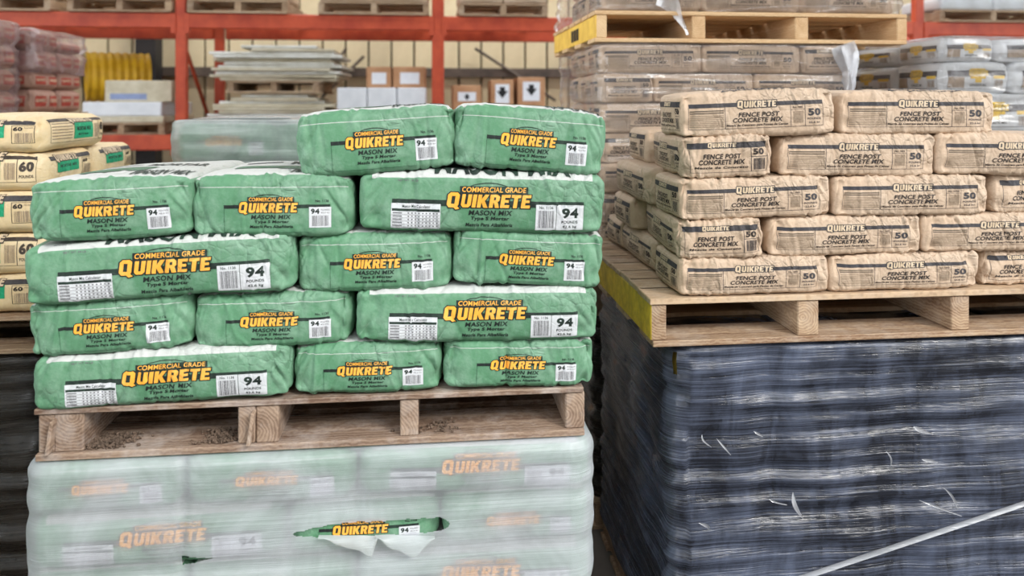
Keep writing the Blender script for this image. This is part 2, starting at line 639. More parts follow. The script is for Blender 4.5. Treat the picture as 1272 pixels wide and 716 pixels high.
def clip_cells(tri, nx, ny):
    polys = [tri]
    for ax_, n in ((0, nx), (1, ny)):
        nxt = []
        for po in polys:
            a, b = min(p[ax_] for p in po), max(p[ax_] for p in po)
            k = math.floor((a + .5) * n + 1e-6) + 1
            while k / n - .5 < b - 1e-7 and len(po) >= 3:
                lo, po = _split(po, ax_, k / n - .5)
                if len(lo) >= 3:
                    nxt.append(lo)
                k += 1
            if len(po) >= 3:
                nxt.append(po)
        polys = nxt
    return polys


class LabelProto:
    def __init__(self, items):
        self.mats = []
        uv, hh, ff, mi_ = [], [], [], []
        index = {}
        for it in items:
            if it[0] == 'poly':
                _, loops, c, layer = it
                pts = [p for lp in loops for p in lp]
                tris = tessellate_polygon([[Vector((x, y, 0)) for x, y in lp] for lp in loops])
            else:
                _, s, x0, y0, x1, y1, c, layer, bold, shear = it
                vs, tris = text_tris(s, bold)
                vs = [(x + shear * y, y) for x, y in vs]
                xa, xb = min(v[0] for v in vs), max(v[0] for v in vs)
                ya, yb = min(v[1] for v in vs), max(v[1] for v in vs)
                pts = [(x0 + (x - xa) / (xb - xa) * (x1 - x0), y0 + (y - ya) / (yb - ya) * (y1 - y0)) for x, y in vs]
            if c not in self.mats:
                self.mats.append(c)
            mi = self.mats.index(c)
            for t in tris:
                tri = [pts[i] for i in t]
                for k in range(1, len(tri) - 1):
                    A, B, C = tri[0], tri[k], tri[k + 1]
                    ar = (B[0] - A[0]) * (C[1] - A[1]) - (B[1] - A[1]) * (C[0] - A[0])
                    if abs(ar) < 1e-9:
                        continue
                    if ar < 0:
                        B, C = C, B
                    for po in clip_cells([A, B, C], GX, GZN):
                        ids = []
                        for x, y in po:
                            key = (round(x, 5), round(y, 5), layer, mi)
                            j = index.get(key)
                            if j is None:
                                j = index[key] = len(uv)
                                uv.append((x, y))
                                hh.append(layer)
                            if j not in ids:
                                ids.append(j)
                        for q in range(1, len(ids) - 1):
                            ff.append((ids[0], ids[q], ids[q + 1]))
                            mi_.append(mi)
        self.uv, self.h, self.f, self.mi = np.array(uv), np.array(hh), np.array(ff), np.array(mi_)


def nrmz(cx, cy, w, h):
    def X(x): return (x - cx) / w
    def Y(y): return (cy - y) / h
    def r(x0, y0, x1, y1): return (X(x0), Y(y1), X(x1), Y(y0))
    return r


def green_side_items():
    r = nrmz(757, 415, 975, 222)
    it = [quad_item(*r(400, 400, 1160, 423), 'black', 0)]
    it += [quad_item(*r(397, 416, 590, 512), 'white', 1)]
    it += [txt('Mason Mix Calculator', *r(440, 421, 550, 433), 'black', 2, .02), quad_item(*r(400, 436, 587, 446), 'black', 2)]
    for k in range(5):
        it += [quad_item(*r(400, 458 + k * 12, 587, 459.5 + k * 12), 'bar', 2)]
        for q in range(9):
            it += [quad_item(*r(462 + q * 14, 450 + k * 12, 468 + q * 14, 455 + k * 12), 'bar', 2)]
        it += [quad_item(*r(403, 450 + k * 12, 440, 455 + k * 12), 'bar', 2)]
    it += arc_items(r(778, 0, 778, 0)[0], r(0, 385, 0, 385)[1], 112 / 975, 52 / 222, R(12), R(168), .07, 'black', 0)
    it += [quad_item(*r(664, 347, 934, 378), 'black', 1)]
    it += [txt('COMMERCIAL GRADE', *r(672, 350, 926, 369), 'orange', 2, .015, .1)]
    it += logo_items(*r(612, 377, 948, 426), 'orange', 'black', 3)
    it += [txt('MASON MIX', *r(700, 436, 874, 456), 'black', 1, .025, .15)]
    it += [txt('Type S Mortar', *r(710, 460, 862, 478), 'black', 1, .03, .12)]
    it += [txt('Mezcla Para Alba\u00f1iler\u00eda', *r(690, 485, 876, 499), 'black', 1, .025, .12)]
    it += [quad_item(*r(967, 412, 1160, 510), 'white', 1), quad_item(*r(1049, 412, 1051, 510), 'black', 2)]
    it += [txt('No. 1136', *r(980, 417, 1036, 428), 'black', 2, .02)]
    it += bars_items(*r(976, 434, 1040, 500), 'bar', 2, 16, 3)
    it += [txt('94', *r(1072, 424, 1140, 464), 'black', 2, .045)]
    it += [txt('POUNDS', *r(1072, 472, 1138, 483), 'black', 2, .03), txt('42.6 kg', *r(1076, 490, 1134, 503), 'black', 2, .03)]
    it += [txt('NET WT. 94 LB', *r(420, 326, 500, 335), 'bar', 1, .01)]
    return it


def green_end_items():
    r = nrmz(342, 180, 625, 240)
    it = [quad_item(*r(160, 170, 572, 184), 'black', 0)]
    it += [quad_item(*r(160, 184, 162, 282), 'darkgreen', 0), quad_item(*r(160, 280, 490, 282), 'darkgreen', 0)]
    it += arc_items(r(330, 0, 330, 0)[0], r(0, 168, 0, 168)[1], 82 / 625, 40 / 240, R(12), R(168), .08, 'black', 0)
    it += [quad_item(*r(250, 139, 432, 164), 'black', 1)]
    it += [txt('COMMERCIAL GRADE', *r(256, 141, 426, 156), 'orange', 2, .015, .1)]
    it += logo_items(*r(216, 163, 446, 200), 'orange', 'black', 3)
    it += [txt('MASON MIX', *r(264, 209, 420, 227), 'black', 1, .025, .15)]
    it += [txt('Type S Mortar', *r(278, 231, 412, 246), 'black', 1, .03, .12)]
    it += [txt('Mezcla Para Alba\u00f1iler\u00eda', *r(260, 250, 427, 262), 'black', 1, .025, .12)]
    it += [quad_item(*r(490, 180, 576, 262), 'white', 1)]
    it += [txt('94', *r(497, 186, 530, 208), 'black', 2, .045), txt('POUNDS', *r(536, 188, 570, 195), 'bar', 2, .02), txt('42.6 kg', *r(536, 200, 570, 207), 'bar', 2, .02)]
    it += bars_items(*r(502, 214, 566, 256), 'bar', 2, 16, 5)
    it += [txt('No. 1136', *r(515, 150, 566, 161), 'black', 1, .02)]
    return it


def green_top_items():
    return [quad_item(-.3, -.34, .12, -.14, 'darkgreen', 0), quad_item(-.36, .02, -.1, .06, 'bar', 0),
            txt('MASON MIX', .1, -.46, .46, -.32, 'black', 1, .04), txt('MORTAR', -.02, -.06, .4, .06, 'black', 1, .04)]


def green_side_top_items():
    return [txt('MASON MIX', -.2, -.5, .36, -.34, 'black', 1, .04), txt('HECHO', -.4, -.47, -.33, -.44, 'bar', 1, .02)]


def tan_side_items(logo_fill='tanfill', big='50', kg='22.6 kg'):
    r = nrmz(760, 562, 780, 216)
    it = [quad_item(*r(408, 506, 1086, 524), 'navy', 0)]
    it += logo_items(*r(648, 500, 848, 531), logo_fill, 'navy', 2, .12)
    it += frame_items(*r(405, 524, 1086, 632), .0022, .008, 'navy', 0)
    for x in (586, 916, 990):
        it += [quad_item(*r(x, 524, x + 2, 632), 'navy', 0)]
    it += [quad_item(*r(412, 538, 580, 556), 'grey', 0), quad_item(*r(412, 540, 580, 543), 'blackish', 1), quad_item(*r(412, 552, 580, 554), 'blackish', 1)]
    for k in range(7):
        it += [quad_item(*r(412, 563 + k * 9, 580, 567.5 + k * 9), 'grey', 0)]
    it += [txt('FENCE POST', *r(652, 554, 860, 577), 'blackish', 1, .035, .18)]
    it += [txt('CONCRETE MIX', *r(624, 580, 876, 603), 'blackish', 1, .035, .18)]
    it += [txt('Mezcla de Concreto para Postes de Cercas', *r(592, 610, 902, 624), 'blackish', 1, .03, .15)]
    it += [txt('No. 1005', *r(928, 533, 980, 543), 'blackish', 1, .02), quad_item(*r(918, 548, 990, 549.5), 'navy', 0)]
    it += bars_items(*r(930, 556, 980, 614), 'grey', 1, 12, 4)
    it += [quad_item(*r(932, 580, 978, 596), 'grey', 2)]
    it += [txt(big, *r(1006, 546, 1072, 582), 'navy', 1, .05), txt('POUNDS', *r(1002, 591, 1072, 601), 'navy', 1, .02), txt(kg, *r(1008, 609, 1066, 622), 'navy', 1, .02)]
    return it


def tan_end_items():
    r = nrmz(675, 415, 480, 245)
    it = [quad_item(*r(470, 330, 885, 362), 'navy', 0)]
    it += logo_items(*r(570, 334, 720, 358), 'tanfill', 'navy', 2, .08)
    it += frame_items(*r(478, 362, 885, 502), .004, .008, 'navy', 0)
    it += [txt('FENCE POST', *r(545, 395, 745, 424), 'blackish', 1, .035, .18)]
    it += [txt('CONCRETE MIX', *r(522, 428, 765, 457), 'blackish', 1, .035, .18)]
    it += [txt('Mezcla de Concreto', *r(500, 466, 780, 480), 'blackish', 1, .03, .15)]
    it += [quad_item(*r(795, 362, 798, 502), 'navy', 0), quad_item(*r(798, 415, 885, 418), 'navy', 0)]
    it += [txt('50', *r(808, 370, 866, 406), 'blackish', 1, .05)]
    it += bars_items(*r(810, 426, 872, 492), 'navy', 1, 12, 6)
    return it


def tan_top_items():
    return [txt('QUIKRETE', -.3, -.30, .22, -.02, 'navy', 1, .05, .1), txt('CONCRETE MIX', -.22, -.46, .3, -.36, 'navy', 1, .04, .1)]


def cream_side_items():
    r = nrmz(500, 250, 1000, 270)
    it = [quad_item(*r(60, 110, 950, 150), 'blackish', 0)]
    it += [quad_item(*r(400, 150, 720, 300), 'teal', 1)]
    it += logo_items(*r(340, 70, 740, 160), 'tanfill', 'blackish', 2, .1)
    it += [txt('MORTAR MIX', *r(440, 200, 680, 235), 'black', 3, .04), txt('Mezcla Para Mortero', *r(470, 255, 640, 272), 'black', 3, .03)]
    it += frame_items(*r(60, 150, 950, 320), .003, .01, 'blackish', 0)
    for k in range(6):
        it += [quad_item(*r(75, 165 + 24 * k, 370, 172 + 24 * k), 'grey', 0)]
    it += bars_items(*r(745, 180, 815, 300), 'grey', 1, 12, 8)
    it += [quad_item(*r(825, 150, 830, 320), 'blackish', 0)]
    it += [txt('60', *r(840, 170, 935, 245), 'blackish', 1, .06), txt('POUNDS', *r(842, 268, 932, 290), 'blackish', 1, .03)]
    return it


def cream_end_items():
    r = nrmz(500, 300, 1000, 440)
    it = [quad_item(*r(90, 110, 900, 175), 'navy', 0), quad_item(*r(200, 175, 620, 330), 'teal', 1)]
    it += logo_items(*r(180, 90, 610, 190), 'tanfill', 'blackish', 2, .1)
    it += [txt('MORTAR MIX', *r(250, 235, 580, 275), 'black', 3, .04)]
    it += frame_items(*r(690, 185, 910, 400), .006, .01, 'blackish', 0)
    it += [txt('60', *r(705, 200, 800, 250), 'blackish', 1, .05), txt('POUNDS', *r(815, 205, 895, 222), 'grey', 1, .02)]
    it += bars_items(*r(720, 275, 890, 390), 'grey', 1, 14, 9)
    return it


def maroon_items():
    return [quad_item(-.42, -.22, -.06, .24, 'red', 0), txt('QUIKRETE', -.4, -.05, -.08, .12, 'tanfill', 1, .05),
            quad_item(.06, -.22, .42, .24, 'red', 0), txt('CONCRETE', .08, -.05, .4, .12, 'tanfill', 1, .05)]


def white_bag_items():
    it = [quad_item(-.42, .06, .42, .24, 'navy', 0), quad_item(-.12, -.02, .1, .30, 'yellow', 1), quad_item(-.05, -.14, .04, -.02, 'yellow', 1)]
    it += logo_items(-.14, .08, .14, .24, 'yellow', 'black', 2, .1)
    it += [quad_item(.22, -.02, .40, .08, 'yellow', 1), txt('CONCRETE MIX', -.12, -.26, .12, -.18, 'black', 1, .03)]
    it += [quad_item(-.42, -.3, -.2, .04, 'grey', 0)] + frame_items(-.42, -.34, .42, .06, .004, .012, 'navy', 0)
    it += bars_items(.24, -.3, .38, -.06, 'grey', 1, 12, 9)
    return it


PROTO = {}


def proto(key):
    if key not in PROTO:
        PROTO[key] = LabelProto({'gs': green_side_items, 'ge': green_end_items, 'gt': green_top_items, 'gst': green_side_top_items,
                                 'ts': tan_side_items, 'te': tan_end_items, 'tt': tan_top_items, 'cs': cream_side_items,
                                 'ce': cream_end_items, 'mr': maroon_items, 'wb': white_bag_items}[key]())
    return PROTO[key]


# ------------------------------------------------------------------ paper sacks
_grid = {}


def box_grid(nx, ny, nz):
    if (nx, ny, nz) in _grid:
        return _grid[(nx, ny, nz)]
    tx = np.linspace(-1, 1, nx + 1)
    ty = -1 + 2 * np.linspace(0, 1, ny + 1) ** 1.5
    tz = np.linspace(-1, 1, nz + 1)
    I, J, K = np.meshgrid(np.arange(nx + 1), np.arange(ny + 1), np.arange(nz + 1), indexing='ij')
    mask = (I == 0) | (I == nx) | (J == 0) | (J == ny) | (K == 0) | (K == nz)
    idx = -np.ones(mask.shape, int)
    idx[mask] = np.arange(mask.sum())
    p = np.stack([tx[I[mask]], ty[J[mask]], tz[K[mask]]], 1)
    q = []

    def face(a, flip):
        f = np.stack([a[:-1, :-1], a[1:, :-1], a[1:, 1:], a[:-1, 1:]], -1).reshape(-1, 4)
        q.append(f[:, ::-1] if flip else f)
    face(idx[:, 0, :], False)
    face(idx[:, -1, :], True)
    face(idx[0], True)
    face(idx[-1], False)
    face(idx[:, :, 0], True)
    face(idx[:, :, -1], False)
    _grid[(nx, ny, nz)] = (p, np.concatenate(q))
    return _grid[(nx, ny, nz)]


class Sack:
    """soft paper sack: rounded block with bulging faces, tucked corners and creases"""
    def __init__(self, L, D, H, seed, r=0.02, bulge=0.010, crease=8, camp=0.0022, edge=0, eamp=0.002, pinch=0.05, crown=0.004, sag=0.0, taper=0.0):
        g = np.random.default_rng(seed)
        self.half = np.array([L, D, H]) / 2
        self.r = min(r, H * .38)
        self.bulge, self.pinch, self.crown, self.sag, self.taper = bulge, pinch, crown, sag, taper
        self.k = g.normal(size=(9, 3)) * np.array([14, 14, 20]) + 4
        self.ph = g.uniform(0, 6.28, 9)
        self.am = g.uniform(.2, 1, 9) * 0.0013
        cs = []
        for _ in range(crease):                   # long creases running up the face and over the edge
            cs.append((g.uniform(-.47, .47) * L, g.normal() * .25, g.uniform(.0035, .007), camp * g.uniform(.4, 1.0) * g.choice([-1, -1, 1]),
                       g.uniform(-.3, .7) * H, g.uniform(.3, 1.2) * H))
        for sgn in (-1, 1):                       # gathered folds near the ends
            for _ in range(4):
                cs.append((sgn * g.uniform(.40, .49) * L, -sgn * g.uniform(.1, .8), g.uniform(.004, .007), -camp * g.uniform(.6, 1.3), H * g.uniform(-.1, .6), H * g.uniform(.15, .35)))
        for _ in range(edge):                     # short pleats along the upper edge
            cs.append((g.uniform(-.48, .48) * L, g.normal() * .55, g.uniform(.003, .006), eamp * g.uniform(.4, 1.2) * g.choice([-1, 1]), H * g.uniform(.38, .62), H * g.uniform(.10, .28)))
        for _ in range(edge // 2):
            cs.append((g.uniform(-.48, .48) * L, g.normal() * .55, g.uniform(.003, .006), eamp * g.uniform(.3, .9) * g.choice([-1, 1]), -H * g.uniform(.38, .55), H * g.uniform(.10, .2)))
        self.cs = cs
        self.dents = [(s * g.uniform(.86, .95), g.uniform(.45, .8) * t, g.uniform(.006, .013)) for s in (-1, 1) for t in (1, -1)]

    def disp(self, p):
        q = p * self.half
        d = np.sin(q @ self.k.T + self.ph) @ self.am
        v = q[:, 2] + (q[:, 1] + self.half[1])
        u = q[:, 0]
        for u0, k, w, a, v0, lv in self.cs:
            d = d + a * np.exp(-((u - u0 - k * (v - v0)) / w) ** 2 - ((v - v0) / lv) ** 2)
        front = p[:, 1] < -.9
        for a, c, dd in self.dents:
            e = ((p[:, 0] - a) * self.half[0] / .016) ** 2 + ((p[:, 2] - c) * self.half[2] / .018) ** 2
            d = d - np.where(front, dd * np.exp(-e), 0)
        return d

    def deform(self, p):
        a, b, c = p[:, 0], p[:, 1], p[:, 2]
        half, r = self.half, self.r
        q = p * half
        inn = np.clip(q, -(half - r), half - r)
        d = q - inn
        n = d / np.maximum(np.linalg.norm(d, axis=1, keepdims=True), 1e-9)
        pos = inn + n * r
        e = np.abs(a) ** 7
        fa, fb, fc = 1 - a * a, 1 - b * b, 1 - c * c
        pos[:, 2] *= 1 - self.pinch * e * (0.4 + .6 * np.abs(c))
        pos[:, 1] *= 1 - 0.025 * e
        pos[:, 1] += n[:, 1] * self.bulge * fa ** .5 * fc
        pos[:, 0] += n[:, 0] * self.bulge * fb ** .5 * fc
        pos[:, 2] += np.maximum(n[:, 2], 0) * self.crown * (fa * fb) ** .5
        pos[:, 2] -= np.maximum(c, 0) * self.sag * (b + 1) / 2
        pos[:, 2] += self.taper * a * np.maximum(c, 0)
        pos += n * self.disp(p)[:, None]
        return pos

    def mesh(self, name, res, mat):
        p, q = box_grid(*res)
        return np_mesh(name, self.deform(p), q, [mat], True, attr=p)

    def label_mesh(self, pr, face, res, lift=0.0009):
        """ink laid on the facets of the sack's own grid"""
        nx, ny, nz = res
        tx = np.linspace(-1, 1, nx + 1)
        ty = -1 + 2 * np.linspace(0, 1, ny + 1) ** 1.5
        tz = np.linspace(-1, 1, nz + 1)
        u, t = 2 * pr.uv[:, 0], 2 * pr.uv[:, 1]
        if face == 'front':
            ga, gb, sa, sb = tx, tz, u, t
            f = lambda A, B: np.stack([A, -np.ones_like(A), B], 1)
        elif face == 'left':
            ga, gb, sa, sb = ty, tz, -u, t
            f = lambda A, B: np.stack([-np.ones_like(A), A, B], 1)
        elif face == 'right':
            ga, gb, sa, sb = ty, tz, u, t
            f = lambda A, B: np.stack([np.ones_like(A), A, B], 1)
        else:
            ga, gb, sa, sb = tx, ty, u, t
            f = lambda A, B: np.stack([A, B, np.ones_like(A)], 1)
        A, B = np.meshgrid(ga, gb, indexing='ij')
        P = self.deform(f(A.ravel(), B.ravel())).reshape(len(ga), len(gb), 3)
        da, db = np.gradient(P, axis=0), np.gradient(P, axis=1)
        Nn = np.cross(da, db)
        Nn /= np.maximum(np.linalg.norm(Nn, axis=2, keepdims=True), 1e-12)
        if face == 'left':
            Nn = -Nn
        i = np.clip(np.searchsorted(ga, sa, 'right') - 1, 0, len(ga) - 2)
        j = np.clip(np.searchsorted(gb, sb, 'right') - 1, 0, len(gb) - 2)
        fa = ((sa - ga[i]) / (ga[i + 1] - ga[i]))[:, None]
        fb = ((sb - gb[j]) / (gb[j + 1] - gb[j]))[:, None]

        def bl(G):
            return (G[i, j] * (1 - fa) + G[i + 1, j] * fa) * (1 - fb) + (G[i, j + 1] * (1 - fa) + G[i + 1, j + 1] * fa) * fb
        v = bl(P) + bl(Nn) * (lift + 0.00018 * pr.h)[:, None]
        return np_mesh('printed_label', v, pr.f, [INK[k] for k in pr.mats], True, pr.mi)


HI, MID, LO = (160, 20, 34), (80, 12, 17), (40, 8, 17)
_seed = [100]


def sack(name, label, cat, group, x0, x1, Y, z0, z1, depth, mat, labels, res=HI, roll=0.0, yaw=0.0, seed=None, gap=0.002, **kw):
    """a sack whose front face stands on the plane y = Y between x0..x1 and z0..z1"""
    _seed[0] += 1
    S = Sack(x1 - x0 - gap, depth, z1 - z0, seed or _seed[0], **kw)
    o = link(name, S.mesh(name, res, M[mat]), None, ((x0 + x1) / 2, Y + depth / 2, (z0 + z1) / 2), (0, -R(roll), R(yaw)))
    tag(o, label, cat, group)
    for key, face in labels:
        link('printed_label', S.label_mesh(proto(key), face, res, .0009 if face == 'front' else .0014), o)
    return o


# ------------------------------------------------------------------ pallets
def pallet(label, x0, x1, y0, y1, z0, h, stringers, W='old', group=None, nd=7, nb=4, sw=0.038, paint=None, paint_both=False, stencil=None, deck_t=0.016, bot_t=0.016, front_depth=0.10):
    """timber pallet: stringers run away from the viewer, deck boards run across"""
    root = empty('pallet', ((x0 + x1) / 2, (y0 + y1) / 2, z0))
    org = root.location
    tag(root, label, 'pallet', group)
    wx, wy = M['wood_' + W + 'X'], M['wood_' + W + 'Y']
    for i, (sx, sw_i) in enumerate(stringers):
        sw_i = sw_i or sw
        kw = {}
        if paint and (i == 0 or (paint_both and i == len(stringers) - 1)):
            kw = dict(mats=[wy, M[paint]], face_mat=lambda n, s=(-1 if i == 0 else 1): 1 if n.x * s > .5 else 0)
        box('stringer', sx - sw_i / 2, sx + sw_i / 2, y0 + .006, y1 - .006, z0 + bot_t, z0 + h - deck_t, wy, root, .003, org, (0, 0, 0), **kw)
    pitch = (y1 - y0 - front_depth) / (nd - 1)
    for k in range(nd):
        yy = y0 + k * pitch
        j = random.uniform(-.006, .006)
        box('deck_board', x0 + j, x1 + j, yy, yy + front_depth, z0 + h - deck_t, z0 + h, wx, root, .002, org)
    pitch = (y1 - y0 - front_depth) / (nb - 1)
    for k in range(nb):
        yy = y0 + k * pitch
        j = random.uniform(-.006, .006)
        box('bottom_board', x0 + j, x1 + j, yy, yy + front_depth * 1.15, z0, z0 + bot_t, wx, root, .002, org)
    return root


# ------------------------------------------------------------------ film wrap
def film_shell(name, x0, x1, y0, y1, z0, z1, layers, mat, parent, origin, seed=1, r=0.06, bulge=0.012, wr=0.003, nf=150, ns=40, nv=70, top_in=0.10, out=0.014, seams=(), hole=None, lean=0.0):
    g = np.random.default_rng(seed)
    pts, nr = [], []

    def seg(pa, pb, n, nrm):
        for i in range(n):
            t = i / n
            pts.append((pa[0] + (pb[0] - pa[0]) * t, pa[1] + (pb[1] - pa[1]) * t))
            nr.append(nrm)

    def corner(cx, cy, a0, n=8):
        for i in range(n):
            a = a0 + (math.pi / 2) * i / n
            pts.append((cx + r * math.cos(a), cy + r * math.sin(a)))
            nr.append((math.cos(a), math.sin(a)))
    seg((x0 + r, y0), (x1 - r, y0), nf, (0, -1))
    corner(x1 - r, y0 + r, -math.pi / 2)
    seg((x1, y0 + r), (x1, y1 - r), ns, (1, 0))
    corner(x1 - r, y1 - r, 0)
    seg((x1 - r, y1), (x0 + r, y1), 20, (0, 1))
    corner(x0 + r, y1 - r, math.pi / 2)
    seg((x0, y1 - r), (x0, y0 + r), ns, (-1, 0))
    corner(x0 + r, y0 + r, math.pi)
    pts, nr = np.array(pts), np.array(nr)
    npt = len(pts)
    s = np.concatenate([[0], np.cumsum(np.linalg.norm(np.diff(pts, axis=0), axis=1))])
    zs = list(np.linspace(z0, z1 - r * .6, nv))
    ins = [0.0] * nv
    rr = r * .6
    for a in np.linspace(0, math.pi / 2, 7)[1:]:
        zs.append(z1 - rr + rr * math.sin(a))
        ins.append(rr * (1 - math.cos(a)))
    for t in (0.35, 0.7, 1.0):
        zs.append(z1)
        ins.append(rr + top_in * t)
    zs, ins = np.array(zs), np.array(ins)
    S, Z = np.meshgrid(s, zs)
    off = np.full(S.shape, out)
    prof = np.zeros_like(Z) + 1
    for lz in layers:
        prof -= 0.9 * np.exp(-((Z - lz) / 0.022) ** 2)
    off += bulge * prof
    for sx, w, dp in seams:                        # soft vertical hollows between sacks (front)
        fr = (S < (x1 - x0 - 2 * r))
        off -= fr * dp * np.exp(-(((S + x0 + r) - sx) / w) ** 2)
    for _ in range(14):                            # stretched wrinkles: long sideways, short in height
        ks, kz, ph = g.normal() * 5, g.uniform(15, 120) * g.choice([-1, 1]), g.uniform(0, 6.28)
        off += wr * .3 * np.sin(ks * S + kz * Z + ph)
    for _ in range(8):
        off += wr * .45 * np.sin(g.normal() * 16 * S + g.normal() * 14 * Z + g.uniform(0, 6.28))
    X = pts[None, :, 0] + nr[None, :, 0] * (off - ins[:, None])
    Y = pts[None, :, 1] + nr[None, :, 1] * (off - ins[:, None])
    Zz = Z + 0
    top = ins > rr
    Zz[top] += 0.004 * np.sin(17 * S[top]) + 0.004
    v = np.stack([X - origin[0], Y - origin[1], Zz - origin[2]], -1).reshape(-1, 3)
    nz = len(zs)
    idx = np.arange(nz * npt).reshape(nz, npt)
    a = idx[:-1]
    b = np.roll(a, -1, 1)
    d = idx[1:]
    c = np.roll(d, -1, 1)
    q = np.stack([a, b, c, d], -1)
    if hole is not None:
        cx = (X[:-1] + np.roll(X[:-1], -1, 1) + X[1:] + np.roll(X[1:], -1, 1)) / 4
        cz = (Zz[:-1] + Zz[1:]) / 2
        cy = (Y[:-1] + Y[1:]) / 2
        q = q[~hole(cx, cy, cz)]
    q = q.reshape(-1, 4)
    me = np_mesh(name, v, q, [mat], True)
    return link(name, me, parent)


def ribbon(name, pts, w, mat, parent=None, twist=0.0, nrm=(0, -1, 0), thick=0.0, taper=False):
    """thin strip along a path; width direction is perpendicular to path and nrm, turned by twist"""
    n = len(pts)
    vs = []
    for i, p in enumerate(pts):
        p = Vector(p)
        t = (Vector(pts[min(i + 1, n - 1)]) - Vector(pts[max(i - 1, 0)])).normalized()
        side = t.cross(Vector(nrm)).normalized()
        side = Matrix.Rotation(twist * i / max(n - 1, 1), 3, t) @ side
        ww = w(i / (n - 1)) if callable(w) else w
        up = t.cross(side).normalized()
        for k in (-1, -.4, .4, 1):
            vs.append(tuple(p + side * ww * k / 2 + up * (thick * (1 - k * k))))
    qs = []
    for i in range(n - 1):
        for k in range(3):
            a = i * 4 + k
            qs.append((a, a + 1, a + 5, a + 4))
    return link(name, np_mesh(name, vs, qs, [mat]), parent)
# ------------------------------------------------------------------ the building
def slab(name, x0, x1, y0, y1, z0, z1, mat):
    o = box(name, x0, x1, y0, y1, z0, z1, mat, None, 0)
    o['kind'] = 'structure'
    return o


slab('floor', -9, 11, -12, 10.5, -0.2, 0.0, M['concrete'])
wb = slab('wall_back', -7, 9, 8.36, 8.5, 0, 5.2, M['steel_dark'])
slab('wall_left', -7.2, -7, 3.2, 8.5, 0, 5.2, M['plain_wall'])
slab('wall_right', 9, 9.2, 3.2, 8.5, 0, 5.2, M['plain_wall'])
slab('unseen_ceiling', -7.2, 9.2, -1.0, 4.6, 5.2, 5.3, M['roofing'])  # unseen roof, front edge set to shape the light on the stacks
slab('unseen_ceiling', -7.2, 9.2, 5.6, 6.2, 5.2, 5.3, M['roofing'])      # gaps between bays added to let sky light onto rack and back wall
slab('added_wall_front', -9, 11, -8.2, -8.0, 0, 6.6, M['plain_wall'])  # unseen wall added behind the camera to cut low sky light
pm = box_mesh('siding_panel', 0.230, 0.03, 5.1, M['siding'], 0.006)
for i in range(64):
    link('siding_panel', pm, wb, (-6.85 + i * 0.25 - wb.location.x, 8.34 - wb.location.y, 0.03))
for zg in (1.97, 3.3):
    box('girt', -6.9, 8.9, 8.20, 8.32, zg - .05, zg + .05, M['steel'], wb, .004, wb.location)
for (pa, pb) in (((380, 140), (452, 70)), ((700, 66), (900, 170)), ((430, 60), (395, 110)), ((590, 60), (690, 125))):
    A, B = at(pa[0], pa[1], 8.17), at(pb[0], pb[1], 8.17)
    link('brace_rod', bar_mesh('brace_rod', A - wb.location, B - wb.location, .016, M['steel']), wb)
for px in (186, 1062):
    xx = ax(px, 8.1)
    c_ = slab('steel_column', xx - .1, xx + .1, 7.98, 8.18, 0, 5.2, M['steel_dark'] if px < 500 else M['steel'])
    tag(c_, None, None, None, 'structure')

# ------------------------------------------------------------------ pallet rack
RY0, RY1 = 6.4, 7.5
LV = (1.373, 2.387)
rack = empty('pallet_rack', (0, RY0, 0))
tag(rack, 'long orange-red steel pallet rack along the back wall', 'rack')
UX = [ax(222, RY0) - 2.14 * 2, ax(222, RY0) - 2.14, ax(224, RY0), ax(544, RY0), ax(842, RY0), ax(1143, RY0), ax(1143, RY0) + 2.14]
for i, ux in enumerate(UX):
    w = 0.105 if i == 3 else 0.085
    for yy in (RY0, RY1):
        u = box('upright', ux - w / 2, ux + w / 2, yy, yy + .075, 0.012, 4.2, M['rack'], rack, .006, rack.location)
        box('base_plate', -.09, .09, -.09, .09, 0, .012, M['rack'], u, 0, (0, 0, .012))
    for k in range(4):
        za, zb = .25 + k * .95, .25 + (k + 1) * .95
        if k % 2:
            za, zb = zb, za
        link('lattice_brace', bar_mesh('lattice_brace', Vector((ux, RY0 + .08, za)) - rack.location, Vector((ux, RY1, zb)) - rack.location, .018, M['rack']), rack)
for i in range(len(UX) - 1):
    for zt in LV:
        for yy in (RY0 - .008, RY1 + .03):
            box('beam', UX[i] + .055, UX[i + 1] - .055, yy, yy + .045, zt - .125, zt, M['rack'], rack, .008, rack.location)
        for sx in (UX[i] + .055, UX[i + 1] - .055):
            box('beam_connector', sx - .02, sx + .02, RY0 - .012, RY0 - .002, zt - .17, zt, M['rack'], rack, .002, rack.location)

# ------------------------------------------------------------------ loads on the upper rack level
SL = LV[1]


def rack_pallet_load(px0, px1, label, sacks, mat, sack_label, sack_cat='bag', W='tan', h=.11):
    x0, x1 = ax(px0, RY0 - .03), ax(px1, RY0 - .03)
    n = 3
    st = [(x0 + .02 + (x1 - x0 - .04) * k / (n - 1), .05) for k in range(n)]
    pallet(label, x0, x1, RY0 - .04, RY1 + .12, SL + .002, h, st, W, 'pallets on the upper rack level', nd=6, nb=3)
    z = SL + h + .002
    for layer in range(1):
        for k in range(sacks):
            a = x0 + (x1 - x0) * k / sacks
            b = x0 + (x1 - x0) * (k + 1) / sacks
            sack('cement_bag', sack_label, sack_cat, 'bags on the upper rack level: ' + sack_label,
                 a, b, RY0 - .03, z + .001, z + .12, .6, mat, [], LO, crease=3)
        z += .122


